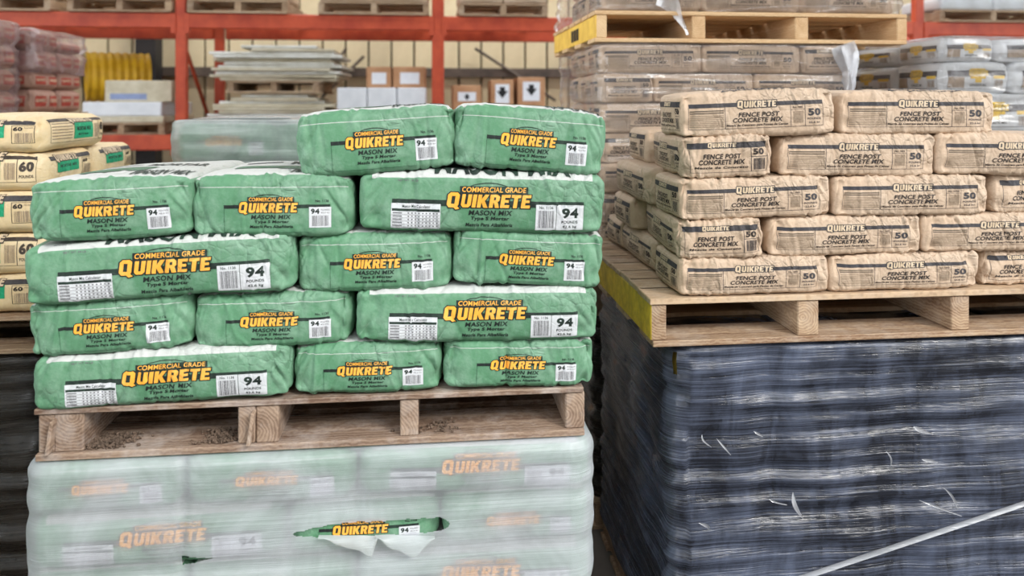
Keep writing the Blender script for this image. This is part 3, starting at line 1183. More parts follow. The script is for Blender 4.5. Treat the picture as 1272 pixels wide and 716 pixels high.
rack_pallet_load(-70, 62, 'wooden pallet on the top rack level above the maroon bags', 2, 'tan', 'tan bag on the rack pallet above the maroon bags')
rack_pallet_load(84, 212, 'wooden pallet on the top rack level above the yellow coil', 2, 'cream', 'cream bag on the rack pallet above the yellow coil')
rack_pallet_load(233, 357, 'wooden pallet on the top rack level above the white sheets', 2, 'tan', 'tan bag on the rack pallet above the white sheets')
rack_pallet_load(396, 532, 'wooden pallet on the top rack level above the white cartons', 2, 'tan', 'tan bag on the rack pallet above the white cartons')
rack_pallet_load(570, 680, 'wooden pallet on the top rack level above the hazard boxes', 2, 'tan', 'tan bag on the rack pallet above the hazard boxes')
rack_pallet_load(1168, 1300, 'wooden pallet on the top rack level above the white bags', 2, 'white_bag', 'white bag on the rack pallet above the film-wrapped white bags')

# ------------------------------------------------------------------ goods on the lower rack level
S0 = LV[0]


def carton(name, label, cat, px0, px1, py0, py1, Y, depth, mat, group=None, zb=None, stickers=(), yaw=0.0, tape=True):
    """closed carton: body with a taped top seam and stuck-on labels"""
    x0, x1 = ax(px0, Y), ax(px1, Y)
    z1 = az((px0 + px1) / 2, py0, Y)
    z0 = zb if zb is not None else az((px0 + px1) / 2, py1, Y)
    me = box_mesh(name, x1 - x0, depth, z1 - z0, M[mat], .008)
    o = link(name, me, None, ((x0 + x1) / 2, Y + depth / 2, z0), (0, 0, R(yaw)))
    tag(o, label, cat, group)
    H, W = z1 - z0, x1 - x0
    if tape:
        link('tape', box_mesh('tape', .05, depth * .9, .0015, M['cream_board'], 0), o, (0, 0, H))
    for (a, b, c, d, m) in stickers:                   # fractions of the front, measured down from the top edge in metres
        s = link('sticker', box_mesh('sticker', W * (b - a), .002, d - c, M[m], 0), o, (W * ((a + b) / 2 - .5), -depth / 2 - .0015, H - d))
    return o, H, W, depth


# white cartons and brown boxes (bay beside the thick upright)
wx = [418, 456, 493, 530]
for k in range(3):
    carton('white_carton', ['plain white carton beside the stack of white sheets', 'plain white carton between two others under a brown box', 'plain white carton beside the thick rack upright'][k], 'carton',
           wx[k] + .6, wx[k + 1] - .6, 109, 167, 6.45, .5, 'white_carton', 'white cartons on the rack', S0 + .002)
zt = az(478, 109, 6.45)
for (a, b, lab) in ((455, 486, 'smaller brown cardboard box with white label on the white cartons'), (488, 529, 'wider brown cardboard box with white label on the white cartons')):
    carton('cardboard_box', lab, 'box', a, b, 83, 108, 6.5, .35, 'cardboard', 'brown boxes on white cartons', zt + .001, [(.22, .80, .05, .15, 'sticker')])
for (a, b, t, lab, st) in ((562, 598, 106, 'low brown box with two white stickers next to the thick upright', 2),
                           (610, 638, 99, 'middle brown box with black arrow sticker on the rack', 1),
                           (643, 677, 96, 'tallest brown box with black arrow sticker beside the wrapped bags', 1)):
    o, H, W, D = carton('cardboard_box', lab, 'box', a, b, t, 167, 6.5, .4, 'cardboard', 'hazard boxes on the rack', S0 + .002, [])
    for q in range(st):
        zc = H - .13 - .15 * q if st == 1 else H - .06 - .16 * q
        s = link('sticker', box_mesh('sticker', W * .62, .002, .17 if st == 1 else .08, M['sticker'], 0), o, (0, -D / 2 - .0015, zc - .08))
        bm = bmesh.new()
        hh = .05 if st == 1 else .028
        cz = .095 if st == 1 else .035
        ring = [bm.verts.new((x, -.0016, z + cz)) for x, z in ((-hh, .3 * hh), (0, -hh), (hh, .3 * hh), (.45 * hh, .3 * hh), (.45 * hh, hh), (-.45 * hh, hh), (-.45 * hh, .3 * hh))]
        bm.faces.new(ring)
        me = bpy.data.meshes.new('arrow_mark')
        bm.to_mesh(me)
        bm.free()
        me.materials.append(M['black_print'])
        link('arrow_mark', me, s)

# white sheets in two lifts
def ordn(i):
    w = ['topmost', 'second', 'third', 'fourth', 'fifth', 'sixth', 'seventh', 'eighth', 'ninth', 'tenth', 'eleventh', 'twelfth'][i]
    return w if i == 0 else w + ' from its top'


def panel_stack(px0, px1, pyb, pyt, n, seed, lab):
    r = random.Random(seed)
    Y = 6.46
    zb, zt = az((px0 + px1) / 2, pyb, Y), az((px0 + px1) / 2, pyt, Y)
    t = (zt - zb) / n
    for k in range(n):
        a = px0 + r.uniform(-4, 12)
        b = px1 - r.uniform(-4, 14)
        if k >= n - 2:
            a, b = (px0 + r.uniform(20, 60), px1 - r.uniform(8, 50))
        me = box_mesh('white_sheet', ax(b, Y) - ax(a, Y), .75, t * .86, M['white_board'] if r.random() < .6 else M['cream_board'], .003)
        o = link('white_sheet', me, None, ((ax(a, Y) + ax(b, Y)) / 2, Y + .38 + r.uniform(-.05, .04), zb + t * k), (0, R(r.uniform(-.25, .25)), R(r.uniform(-2.5, 2.5))))
        tag(o, '%s, %s' % (lab, ordn(n - 1 - k)), 'sheet', lab)


px_, pw_ = ax(280, 6.44), ax(398, 6.44)
Zp0, Zp1 = az(340, 116, 6.46), az(340, 100.5, 6.46)
zlow = az(340, 134, 6.46)
pallet('wooden pallet under the lower lift of white sheets', px_, pw_, 6.44, 7.4, S0 + .002, .11, [(px_ + .04, .05), ((px_ + pw_) / 2, .05), (pw_ - .04, .05)], 'tan', nd=5, nb=3)
panel_stack(262, 412, 149, 117, 8, 3, 'white sheet in the lower lift beneath the raised pallet')
pallet('wooden pallet between the two lifts of white sheets', px_, pw_, 6.44, 7.3, Zp0 + .002, Zp1 - Zp0 - .003, [(px_ + .04, .05), ((px_ + pw_) / 2, .05), (pw_ - .04, .05)], 'tan', nd=5, nb=3)
panel_stack(264, 424, 100.2, 56, 11, 5, 'white sheet in the upper lift on the raised pallet')

# white and cream boxes, slab, pallet by the yellow coil
x0, x1 = ax(140, 6.44), ax(206, 6.44)
x0 -= .3
pallet('wooden pallet under the white slab and cream box', x0, x1, 6.44, 7.4, S0 + .002, .1, [(x0 + .04, .05), ((x0 + x1) / 2, .05), (x1 - .04, .05)], 'tan', nd=5, nb=3)
zpt = S0 + .102
carton('grey_slab', 'off-white slab lying on the pallet below the bright white slab', 'slab', 104, 203, 144.5, 155, 6.44, .8, 'cream_board', None, zpt + .001, tape=False)
zs1 = az(153, 144.5, 6.44)
carton('white_slab', 'bright white slab lying under the cream box', 'slab', 102, 200, 127, 144, 6.44, .8, 'white_carton', None, zs1 + .001, tape=False)
zs2 = az(153, 127, 6.44)
carton('cream_box', 'cream cardboard box with blue print beside the rack upright', 'box', 130, 214, 100, 127, 6.48, .35, 'cream_board', None, zs2 + .001, [(.08, .62, .11, .16, 'blue_print')])
# yellow corrugated coil: lying drum with ribs, axis to the back and sideways
cc = at(113, 94, 6.9)
Rr = 0.225
nu, nvv = 40, 64
prof = []
for i in range(nvv + 1):
    t = i / nvv
    prof.append((t * 0.5, Rr - .012 * (0.5 - 0.5 * math.cos(2 * math.pi * t * 8))))
prof += [(0.5, Rr * .8), (0.48, Rr * .78), (0.02, Rr * .78), (0.0, Rr * .82)]
vs = []
for (xx, rr) in prof:
    for k in range(nu):
        a = 2 * math.pi * k / nu
        vs.append((xx, rr * math.cos(a), rr * math.sin(a)))
qs = []
n_ = len(prof)
for i in range(n_):
    for k in range(nu):
        j, l = (i + 1) % n_, (k + 1) % nu
        qs.append((i * nu + k, i * nu + l, j * nu + l, j * nu + k))
coil = link('pipe_coil', np_mesh('pipe_coil', vs, qs, [M['yellow_plastic']]), None, (ax(107, 6.95), 6.95, zs2 + Rr + .001), (0, 0, R(28)))
tag(coil, 'yellow ribbed plastic pipe roll lying behind the cream box', 'pipe')


# ------------------------------------------------------------------ generic wrapped base load (mostly out of sight)
def wrapped_base(label, x0, x1, y0, y1, z1, mat, seed, pitch=.125, **kw):
    """a film-wrapped block of goods standing on its own pallet"""
    root = empty('wrapped_load', ((x0 + x1) / 2, (y0 + y1) / 2, 0))
    tag(root, label, 'wrapped load')
    org = root.location
    for sx in (x0 + .03, (x0 + x1) / 2, x1 - .03):
        box('stringer', sx - .02, sx + .02, y0, y1, .016, .10, M['wood_tanY'], root, .003, org)
    for k in range(6):
        yy = y0 + k * (y1 - y0 - .1) / 5
        box('deck_board', x0, x1, yy, yy + .1, .10, .116, M['wood_tanX'], root, .002, org)
        if k % 2 == 0 or k == 5:
            box('bottom_board', x0, x1, yy, yy + .1, 0, .016, M['wood_tanX'], root, .002, org)
    layers = [z1 - pitch * k for k in range(1, int((z1 - .12) / pitch) + 1)]
    kw = dict(dict(bulge=.02, out=-.02, wr=.006, top_in=min(x1 - x0, y1 - y0) / 2 - .09), **kw)
    film_shell('film_wrap', x0, x1, y0, y1, .118, z1, layers, M[mat], root, org, seed, **kw)
    return root


# ================================================================== MAIN GREEN STACK
GY = 1.72
GZ = [0.981, 1.097, 1.219, 1.350, 1.486, 1.632]
G_L, G_S = 0.365, 0.57         # depth of a sack lying lengthwise / end-on
names = {0: 'bottom layer', 1: 'fourth layer from the top', 2: 'third layer from the top', 3: 'second layer from the top', 4: 'top layer'}
green = [
    # row, type, px0, px1, roll, yaw, dY, position words
    (0, 'L', 38, 359, 1.2, 0, 0.0, 'lengthwise, far from the brown bags'),
    (0, 'S', 362, 549, 0.0, 0, 0.012, 'end-on, in the middle'),
    (0, 'S', 552, 739, -1.6, 0, 0.006, 'end-on, beside the brown bags'),
    (1, 'S', 30, 237, 2.4, 0, 0.006, 'end-on, far from brown bags'),
    (1, 'S', 239, 436, 0.5, 0, 0.012, 'end-on, in the middle'),
    (1, 'L', 442, 743, -1.2, 0, 0.0, 'lengthwise, beside brown bags'),
    (2, 'L', 25, 362, 2.2, 1, -0.012, 'lengthwise, far from brown bags'),
    (2, 'S', 369, 562, 0.4, 0, 0.012, 'end-on, in the middle'),
    (2, 'S', 563, 750, -3.6, 0, 0.004, 'end-on, tilted, beside brown bags'),
    (3, 'S', 29, 234, 2.0, 1, -0.008, 'white-topped, beside the cream bags'),
    (3, 'S', 236, 437, -0.4, 0, 0.0, 'white-topped, in the middle'),
    (3, 'L', 446, 752, -1.7, -1, -0.004, 'lengthwise, under the top bags'),
    (4, 'S', 369, 567, 3.6, 0, 0.004, 'end-on, further from the brown bags'),
    (4, 'S', 567, 755, -4.6, -1, -0.004, 'end-on, sloping toward the brown bags'),
]
for (row, ty, p0, p1, roll, yaw, dY, words_) in green:
    Y = GY + dY
    x0, x1 = ax(p0, Y), ax(p1, Y)
    z0, z1 = GZ[row] + .001, GZ[row + 1] + .002
    if row == 4:
        z0 += .006
        z1 += .006
    key = 'side' if ty == 'L' else 'end'
    labs = [('gs' if ty == 'L' else 'ge', 'front')]
    if row >= 3:
        labs.append(('gst' if ty == 'L' else 'gt', 'top'))
    elif ty == 'L' and row == 2:
        labs.append(('gst', 'top'))
    lab = 'green mortar bag, %s, %s' % (names[row], words_)
    sack('mortar_bag', lab, 'bag', 'green mortar bags in the open stack', x0, x1, Y, z0, z1, G_L if ty == 'L' else G_S,
         'green_' + key, labs, HI, roll, yaw, r=.017, bulge=.008, crease=12, camp=.005, edge=16, eamp=.003, pinch=.07,
         crown=.004 if row < 3 else .012, sag=.0 if row < 3 else .012)
# rear rank fills the stack, added to keep light out of gaps and pallet
for (row, p0, p1) in ((0, 38, 359), (1, 442, 743), (2, 25, 362), (3, 446, 752), (0, 362, 549), (0, 552, 739), (1, 30, 237), (1, 239, 436)):
    Y = GY + (G_L + .015 if p1 - p0 > 250 else G_S + .03)
    sack('mortar_bag', 'green mortar bag behind the front bags of the open stack', 'bag', 'rear green bags of the open stack',
         ax(p0, GY) + .004, ax(p1, GY) - .004, Y, GZ[row] + .002, GZ[row + 1], G_L, 'green_side', [], LO, crease=3)

# pallet below
px0, px1 = ax(42, GY), ax(729, GY)
sx = lambda px: ax(px, GY)
gp = pallet('weathered wooden pallet carrying the open green bag stack', px0, px1, GY + .010, GY + 1.06, .863, .116,
            [(sx(53), .034), (sx(81), .062), (sx(304), .038), (sx(330), .05), (sx(508), .042), (sx(716), .046)], 'old', None, 7, 6, front_depth=.13, deck_t=.013)
# splintered stringer end, nails and crumbs
for (px, pw) in ((58, .006), (308, .006)):
    c = at(px, 520, GY - .001)
    o = link('splinter', box_mesh('splinter', .008, .05, .075, M['wood_oldY'], .002), gp, Vector((c.x, GY + .02, .881)) - gp.location, (0, R(8), 0))


def crumbs(label, px, py, n, spread, seed):
    g = random.Random(seed)
    bm = bmesh.new()
    for _ in range(n):
        s = g.uniform(.0014, .0052)
        mt = Matrix.Translation((g.gauss(0, spread), g.uniform(-.035, .035), s * .5 + abs(g.gauss(0, .003)))) @ Matrix.Rotation(g.uniform(0, 3), 4, (g.random(), g.random(), 1))
        bmesh.ops.create_icosphere(bm, subdivisions=1, radius=s, matrix=mt @ Matrix.Diagonal((1, g.uniform(.6, 1), g.uniform(.5, .9), 1)))
    me = bpy.data.meshes.new('dirt_crumbs')
    bm.to_mesh(me)
    bm.free()
    me.materials.append(M['dirt'])
    c = at(px, py, GY + .05)
    o = link('dirt_crumbs', me, None, (c.x, GY + .055, .8795))
    tag(o, label, 'dirt', None, 'stuff')


crumbs('crumbled dirt on the pallet bottom board near its outer stringers', 125, 535, 520, .035, 1)
crumbs('scattered dirt beside the doubled pallet stringers', 275, 532, 240, .022, 2)
crumbs('fine dirt along the middle of the pallet bottom board', 545, 530, 60, .03, 3)

# ------------------------------------------------------------------ wrapped green load underneath
WZ = [.862 - .1245 * k for k in range(7)]          # layer tops
wx0, wx1 = ax(31, GY), ax(733, GY)
rowsW = {0: [('S', 31, 226), ('S', 228, 442), ('L', 446, 731)], 1: [('L', 35, 352), ('S', 356, 545), ('S', 548, 731)], 2: [('S', 33, 228), ('S', 232, 440), ('L', 446, 731)]}
wn_ = {0: 'uppermost', 1: 'second', 2: 'third'}
for row, items in rowsW.items():
    for k, (ty, p0, p1) in enumerate(items):
        lab = 'green mortar bag under dusty film, %s layer, %s' % (wn_[row], ('end far from dark wrap', 'middle', 'end beside dark wrap')[k])
        Y = GY + .012
        sack('mortar_bag', lab, 'bag', 'green mortar bags wrapped in dusty film', ax(p0, Y), ax(p1, Y), Y, WZ[row + 1] + .001, WZ[row] - .001,
             G_L if ty == 'L' else G_S, 'green_side' if ty == 'L' else 'green_end', [('gs' if ty == 'L' else 'ge', 'front')], MID, (0.8, 0, -.6)[k], 0, r=.03, bulge=.006, crease=4)
for row in (3, 4, 5):
    for k in range(2):
        a, b = (wx0, (wx0 + wx1) / 2) if k == 0 else ((wx0 + wx1) / 2, wx1)
        sack('mortar_bag', 'green mortar bag near the floor under the dusty film', 'bag', 'low green bags under dusty film', a, b, GY + .012, (WZ[row + 1] if row < 5 else .117) + .001, WZ[row] - .001, G_L, 'green_side', [], LO, crease=2)
pallet('floor pallet beneath the dusty wrapped green bags', wx0 - .01, wx1 + .01, GY, GY + 1.06, 0, .114, [(wx0 + .03, .04), ((wx0 + wx1) / 2, .04), (wx1 - .03, .04)], 'tan', None, 7, 4)

tear_c = at(462, 659, GY - .01)
tear2 = at(243, 699, GY - .01)


def tear_hole(x, y, z):
    front = y < GY + .03
    u = (x - tear_c.x) / .176
    tilt = tear_c.z + .002 * u
    sh = np.clip((u + 1) / .55, 0, 1) ** .6 * np.clip((1 - u) / .12, 0, 1) ** .5      # pointed at one end, blunt at the other
    hi = tilt + .015 * sh + .0010 * np.sin(31 * u)
    lo = tilt - .017 * sh - .0015 * np.sin(19 * u + 1)
    h = front & (np.abs(u) < 1) & (z < hi) & (z > lo)
    u2 = (x - tear2.x) / .034
    h |= front & (np.abs(u2) < 1) & (np.abs(z - tear2.z - .002 * u2) < .006 * (1 - u2))
    return h


film = film_shell('film_wrap', wx0 - .004, wx1 + .004, GY + .012, GY + 1.04, .118, .8605, [z for z in WZ[1:]], M['film_milky'], None, (0, 0, 0), 11, r=.05,
                  bulge=.005, wr=.0012, nf=560, ns=50, nv=340, top_in=.06, out=.010, seams=[(ax(227, GY), .014, .006), (ax(444, GY), .016, .003)], hole=tear_hole)
tag(film, 'dusty milky stretch film with a long tear, around the lower green bags', 'film')
for (pa, pb, tip, sd) in ((396, 470, (463, 688), 1), (466, 540, (514, 693), 2)):
    g = random.Random(sd)
    A, B, T = at(pa, 665, GY - .010), at(pb, 666, GY - .010), at(tip[0], tip[1], GY - .02)
    n = 10
    vs, qs = [], []
    for i in range(n + 1):
        t = i / n
        top = A.lerp(B, t)
        k = (tip[0] - pa) / (pb - pa)
        w = 1 - abs(t - k) / (k if t < k else 1 - k + 1e-6)
        bot = Vector((top.x, T.y - .006 * w, top.z + (T.z - top.z) * max(w, .03) + g.uniform(-.004, .004)))
        for q in range(4):
            p = top.lerp(bot, q / 3)
            p.y -= .006 * math.sin(q / 3 * 3.1)
            vs.append(tuple(p))
    for i in range(n):
        for q in range(3):
            a = i * 4 + q
            qs.append((a, a + 1, a + 5, a + 4))
    link('torn_flap', np_mesh('torn_flap', vs, qs, [M['film_torn']]), film)

# ================================================================== TAN FENCE POST STACK
FY = 1.91
FZ = [1.136, 1.2355, 1.341, 1.451, 1.565, 1.684]
F_L, F_S = .235, .41
fn = {0: 'bottom layer', 1: 'fourth layer from the top', 2: 'third layer from the top', 3: 'second layer from the top', 4: 'top layer'}
tan = [
    (0, 'L', 845, 1030, 0.0, 0, 0, 'lengthwise at the yellow pallet corner'),
    (0, 'L', 1033, 1217, 0.0, 0, 0.004, 'creased, in the middle'),
    (0, 'S', 1221, 1325, 0.0, 0, 0.03, 'end-on at the picture edge'),
    (1, 'S', 850, 957, 1.8, -5, -0.004, 'end-on at the corner'),
    (1, 'L', 957, 1145, 0.0, 0, 0.008, 'crumpled with folded lettering'),
    (1, 'L', 1148, 1336, 0.0, 0, 0.012, 'lengthwise at the picture edge'),
    (2, 'L', 845, 1033, 1.4, 0, 0, 'lengthwise at the corner'),
    (2, 'L', 1038, 1230, 0.0, 0, 0.004, 'lengthwise in the middle'),
    (2, 'S', 1236, 1340, 0.0, 0, 0.02, 'end-on at the picture edge'),
    (3, 'S', 858, 968, 2.2, -6, -0.004, 'end-on, twisted, at the corner'),
    (3, 'L', 970, 1163, -0.4, 0, 0.008, 'lengthwise in the middle'),
    (3, 'L', 1167, 1357, -0.6, 0, 0.004, 'lengthwise at the picture edge'),
    (4, 'L', 851, 1037, 2.2, -3, 0.0, 'lengthwise, tilted, beside the green bags'),
    (4, 'L', 1045, 1238, 0.0, 0, 0.012, 'lengthwise, level, before the white bags'),
]
for (row, ty, p0, p1, roll, yaw, dY, words_) in tan:
    Y = FY + dY
    labs = [('ts' if ty == 'L' else 'te', 'front')]
    if p0 < 880:
        labs.append(('te' if ty == 'L' else 'ts', 'left'))
    if row == 4:
        labs.append(('tt', 'top'))
    sack('concrete_bag', 'tan fence post concrete bag, %s, %s' % (fn[row], words_), 'bag', 'tan concrete bags in the open stack',
         ax(p0, Y), ax(p1, Y), Y, FZ[row] + .001, FZ[row + 1] + .001, F_L if ty == 'L' else F_S, 'tan', labs, HI, roll, yaw,
         r=.011, bulge=.007, crease=8, camp=.004, edge=40, eamp=.0032, pinch=.06, crown=.003 if row < 4 else .008)
for (row, p0, dy, dep, w, key, words_) in ((0, 849, .255, .41, .235, 'ts', 'bottom layer, behind its corner bag'),
                                           (1, 838, .43, .235, .41, 'te', 'pale, sticking out beside the green bags'),
                                           (2, 840, .255, .41, .235, 'ts', 'third layer, behind its corner bag'),
                                           (3, 862, .44, .235, .41, 'te', 'second layer, behind the twisted corner bag'),
                                           (0, 845, .61, .235, .41, 'te', 'bottom layer, far end')):
    x0 = ax(p0, FY)
    sack('concrete_bag', 'tan fence post concrete bag, ' + words_, 'bag', 'tan concrete bags in the open stack',
         x0, x0 + w, FY + dy, FZ[row] + .001, FZ[row + 1] + .001, dep, 'tan', [(key, 'left')], MID, 0, 0, r=.016, bulge=.009, edge=16, eamp=.002)

fx0, fx1 = ax(808, FY), ax(1400, FY)
fx = lambda px: ax(px, FY)
tp = pallet('pine pallet with lime yellow painted side under the tan bags', fx0, fx1, FY - .006, FY + .87, 1.007, .128,
            [(fx(818), .043), (fx(1004), .06), (fx(1193), .055), (fx(1370), .043)], 'tan', None, 8, 4, paint='lime_paint', front_depth=.12)

# ------------------------------------------------------------------ dark wrapped load
DZ = 1.005
dx0, dx1 = ax(836, FY), ax(1420, FY)
tcx, tcz = ax(836, FY), az(836, 452, FY)


def corner_hole(x, y, z):
    return (x < tcx + .016) & (y < FY + .034) & (z < tcz + .030 + .02 * (x - tcx)) & (z > tcz - .038) & (x + (y - FY) * .2 > tcx - .03)


dl = wrapped_base('dark stretch-wrapped load with glossy scuffed film under the tan bags', dx0, dx1, FY + .02, FY + .86, DZ - .001, 'film_dark', 21, .118,
                  r=.05, bulge=.004, out=.006, wr=.004, nf=240, ns=90, nv=150, hole=corner_hole,
                  seams=[(ax(960, FY), .05, .008), (ax(1120, FY), .07, .006)])
S_ = sack('cement_bag', 'yellow-green bag corner showing through the torn dark film', 'bag', None, dx0 + .022, dx0 + .40, FY + .045, DZ - .118, DZ - .004, .23, 'yellow_bag', [], MID, crease=3)
# rolled film edge running diagonally over the wrap
pts = []
for i in range(24):
    t = i / 23
    p = at(985 + t * 330, 722 - t * 110, FY - .014)
    pts.append(tuple(p - dl.location))
ribbon('rolled_film_edge', pts, .016, M['film_roll'], dl, 0, (0, -1, 0), .005)
for (pa, pb, w, yy) in (((985, 612), (998, 645), .010, 0), ((1142, 622), (1195, 642), .006, 1), ((1172, 606), (1188, 632), .006, 2), ((1135, 530), (1160, 540), .012, 0), ((1145, 571), (1165, 575), .010, 1),
                        ((1100, 560), (1106, 580), .004, 2), ((872, 540), (884, 556), .004, 0), ((890, 545), (908, 566), .004, 1), ((936, 536), (948, 543), .006, 1), ((868, 650), (880, 658), .010, 2), ((955, 620), (978, 628), .005, 0)):
    n = 9
    pts = []
    for i in range(n):
        t = i / (n - 1)
        p = at(pa[0] + (pb[0] - pa[0]) * t + 4 * math.sin(3.1 * t) * (yy - 1), pa[1] + (pb[1] - pa[1]) * t, FY - .016 - .006 * math.sin(3.1 * t))
        pts.append(tuple(p - dl.location))
    ribbon('film_shred', pts, lambda t, w=w: w * (.15 + math.sin(3.1 * t)), M['film_wisp'], dl, .6, (0, -1, 0), .002)

# ================================================================== REAR WRAPPED FENCE POST TOWER
TY = 2.81
TZt = 1.884
tx0, tx1 = ax(746, TY), ax(1060, TY)
rowsT = 8
ord_ = ['top', 'second', 'third', 'fourth', 'fifth', 'sixth', 'seventh', 'eighth']
for k in range(rowsT):
    z1 = TZt - .117 * k - .002
    z0 = z1 - .115
    wds = [.40, .40, .21] if k % 2 == 0 else [.21, .40, .40]
    sc = (tx1 - tx0) / sum(wds)
    x = tx0
    for j, w in enumerate(wds):
        w *= sc
        if k >= 4 and j > 0:
            break
        end = w < .3
        lab = 'tan bag in the rear wrapped tower, %s layer, %s' % (ord_[k], ('at its outer corner', 'middle', 'toward the white bags')[j])
        labs = [('te' if end else 'ts', 'front')] + ([('ts' if end else 'te', 'left')] if j == 0 else [])
        sack('concrete_bag', lab, 'bag', 'tan concrete bags in the rear wrapped tower', x, x + w, TY + rng.uniform(0, .012), z0, z1, .41 if end else .235, 'tan', labs, MID, rng.uniform(-.8, .8), 0, r=.011, bulge=.005, edge=10, eamp=.002)
        x += w
    d0 = .42 if wds[0] < .3 else .245
    sack('concrete_bag', 'tan concrete bag along the side of the rear wrapped tower, %s layer' % ord_[k], 'bag', 'tan concrete bags in the rear wrapped tower',
         tx0, tx0 + .4, TY + d0, z0, z1, .235 if d0 > .3 else .41, 'tan', [('te' if d0 > .3 else 'ts', 'left')], LO, r=.018, edge=4)
tz0 = TZt - .117 * rowsT
f2 = film_shell('film_wrap', tx0 - .004, tx1 + .004, TY, TY + .9, tz0 + .002, TZt, [TZt - .117 * k for k in range(1, 9)], M['film_clear'], None, (0, 0, 0), 31, r=.03, bulge=.004, wr=.004, nf=160, ns=60, nv=110, top_in=.03, out=.010)
tag(f2, 'clear crinkled stretch film around the rear tower of tan bags', 'film')
wrapped_base('wrapped load beneath the rear tower of tan bags, film darkened as shade', tx0 - .03, tx1 + .05, TY, TY + .95, tz0 - .125, 'film_brown', 33)  # dark film colour stands in for shade in the gap between stacks
pallet('pine pallet inside the rear tower of tan bags', tx0 - .03, tx1 + .05, TY, TY + .95, tz0 - .122, .12, [(tx0, .04), ((tx0 + tx1) / 2, .04), (tx1, .04)], 'tan')

# crumpled film bunch hanging at the tower's end
pts = []
b0 = ax(1050, TY - .03)
for i in range(16):
    t = i / 15
    p = at(1047 + 6 * math.sin(t * 5) + 6 * t, 56 + t * 100, TY - .03)
    pts.append(tuple(p))
ribbon('film_tail', pts, lambda t: .05 + .05 * abs(math.cos(t * 4.2)), M['film_wisp'], f2, 2.6, (0, -1, 0), .018)
pts = [tuple(Vector(p) + Vector((.01, -.012, 0))) for p in pts]
ribbon('film_tail', pts, lambda t: .03 + .05 * abs(math.sin(t * 3.6 + .4)), M['film_wisp'], f2, -2.0, (0, -1, 0), .014)

# fresh pallet with yellow side on top, and its wrapped bags
ux0, ux1 = ax(740, TY), ax(1127, TY)
UZ = 1.887
up = pallet('fresh pine pallet with yellow painted side high on the rear tower', ux0, ux1, TY - .006, TY + 1.0, UZ, .122,
            [(ux0 + .022, .044), (ax(868, TY), .055), (ax(996, TY), .055), (ux1 - .022, .044)], 'new', None, 7, 4, paint='yellow_paint', front_depth=.12)
for k, yy in enumerate((.34, .40, .46)):          # black stencil marks on the yellow side
    box('stencil_mark', ux0 - .0022, ux0 - .0004, TY + yy, TY + yy + .045, UZ + .035, UZ + .085, M['stencil'], up, 0, up.location)
for k in range(2):
    z0 = UZ + .124 + .117 * k
    for j in range(3):
        a = ux0 + .03 + (ux1 - ux0 - .06) / 3 * j
        b = a + (ux1 - ux0 - .06) / 3
        sack('concrete_bag', 'tan bag on the high fresh pallet, %s layer, %s' % (('lower', 'upper')[k], ('above the yellow side', 'middle', 'plain end')[j]), 'bag', 'tan bags on the high fresh pallet',
             a, b, TY + .03, z0 + .001, z0 + .115, .235, 'tan', [('ts', 'front')] + ([('te', 'left')] if j == 0 else []), MID, edge=8)
    sack('concrete_bag', 'tan bag on the high fresh pallet behind the yellow-side corner, %s layer' % ('lower', 'upper')[k], 'bag', 'tan bags on the high fresh pallet',
         ux0 + .03, ux0 + .43, TY + .28, z0 + .001, z0 + .115, .41, 'tan', [('ts', 'left')], LO, edge=4)
f3 = film_shell('film_wrap', ux0 + .02, ux1 - .02, TY + .018, TY + .9, UZ + .125, UZ + .36, [UZ + .24], M['film_clear'], None, (0, 0, 0), 35, r=.03, bulge=.006, wr=.007, nf=120, ns=60, nv=40, top_in=.05, out=.012)
tag(f3, 'clear film around the bags on the high fresh pallet', 'film')
pts = []
for i in range(14):
    t = i / 13
    p = at(820 + 33 * t ** .6, -6 + 50 * t, TY - .03 + .015 * math.sin(t * 4))
    pts.append(tuple(p))
ribbon('film_tail', pts, lambda t: .07 * (1 - t) + .012, M['film_wisp'], f3, 2.2, (0, -1, 0), .012)

# ================================================================== WHITE BAGS (rear, beside the tower)
HYY = 2.80
hx0 = ax(1172, HYY)
hz = [az(1200, y, 2.80) for y in (166, 117, 77, 48)]
for k in range(3):
    spans = [[(1172, 1295), (1298, 1420)], [(1172, 1257), (1259, 1382)], [(1172, 1238), (1241, 1364)]][k]
    for j, (p0, p1) in enumerate(spans):
        sack('cement_bag', 'white bag with yellow logo, %s layer, %s' % (('lower', 'middle', 'upper')[k], ('corner toward the wrapped tower', 'at the picture edge')[j]), 'bag', 'white bags with yellow logos',
             ax(p0, HYY), ax(p1, HYY), HYY + rng.uniform(0, .012), hz[k] + .001, hz[k + 1] - .001, .30, 'white_bag', [('wb', 'front')] + ([('wb', 'left')] if j == 0 else []), MID, edge=6)
    sack('cement_bag', 'white bag with yellow logo along the side of its stack, %s layer' % ('lower', 'middle', 'upper')[k], 'bag', 'white bags with yellow logos',
         hx0, hx0 + .35, HYY + .31, hz[k] + .001, hz[k + 1] - .001 - .006 * k, .42, 'white_bag', [('wb', 'left')], LO, edge=6)
hx1 = ax(1420, HYY)
f4 = film_shell('film_wrap', hx0 - .004, hx1, HYY, HYY + .76, hz[0] + .002, hz[3] + .01, hz[1:3], M['film_clear'], None, (0, 0, 0), 41, r=.03, bulge=.008, wr=.007, nf=120, ns=50, nv=60, top_in=.2, out=.012)
tag(f4, 'clear film around the white bags with yellow logos', 'film')
wrapped_base('pale wrapped load beneath the white bags with yellow logos', hx0 - .02, hx1 + .02, HYY, HYY + .78, hz[0] - .003, 'film_hazy', 43)

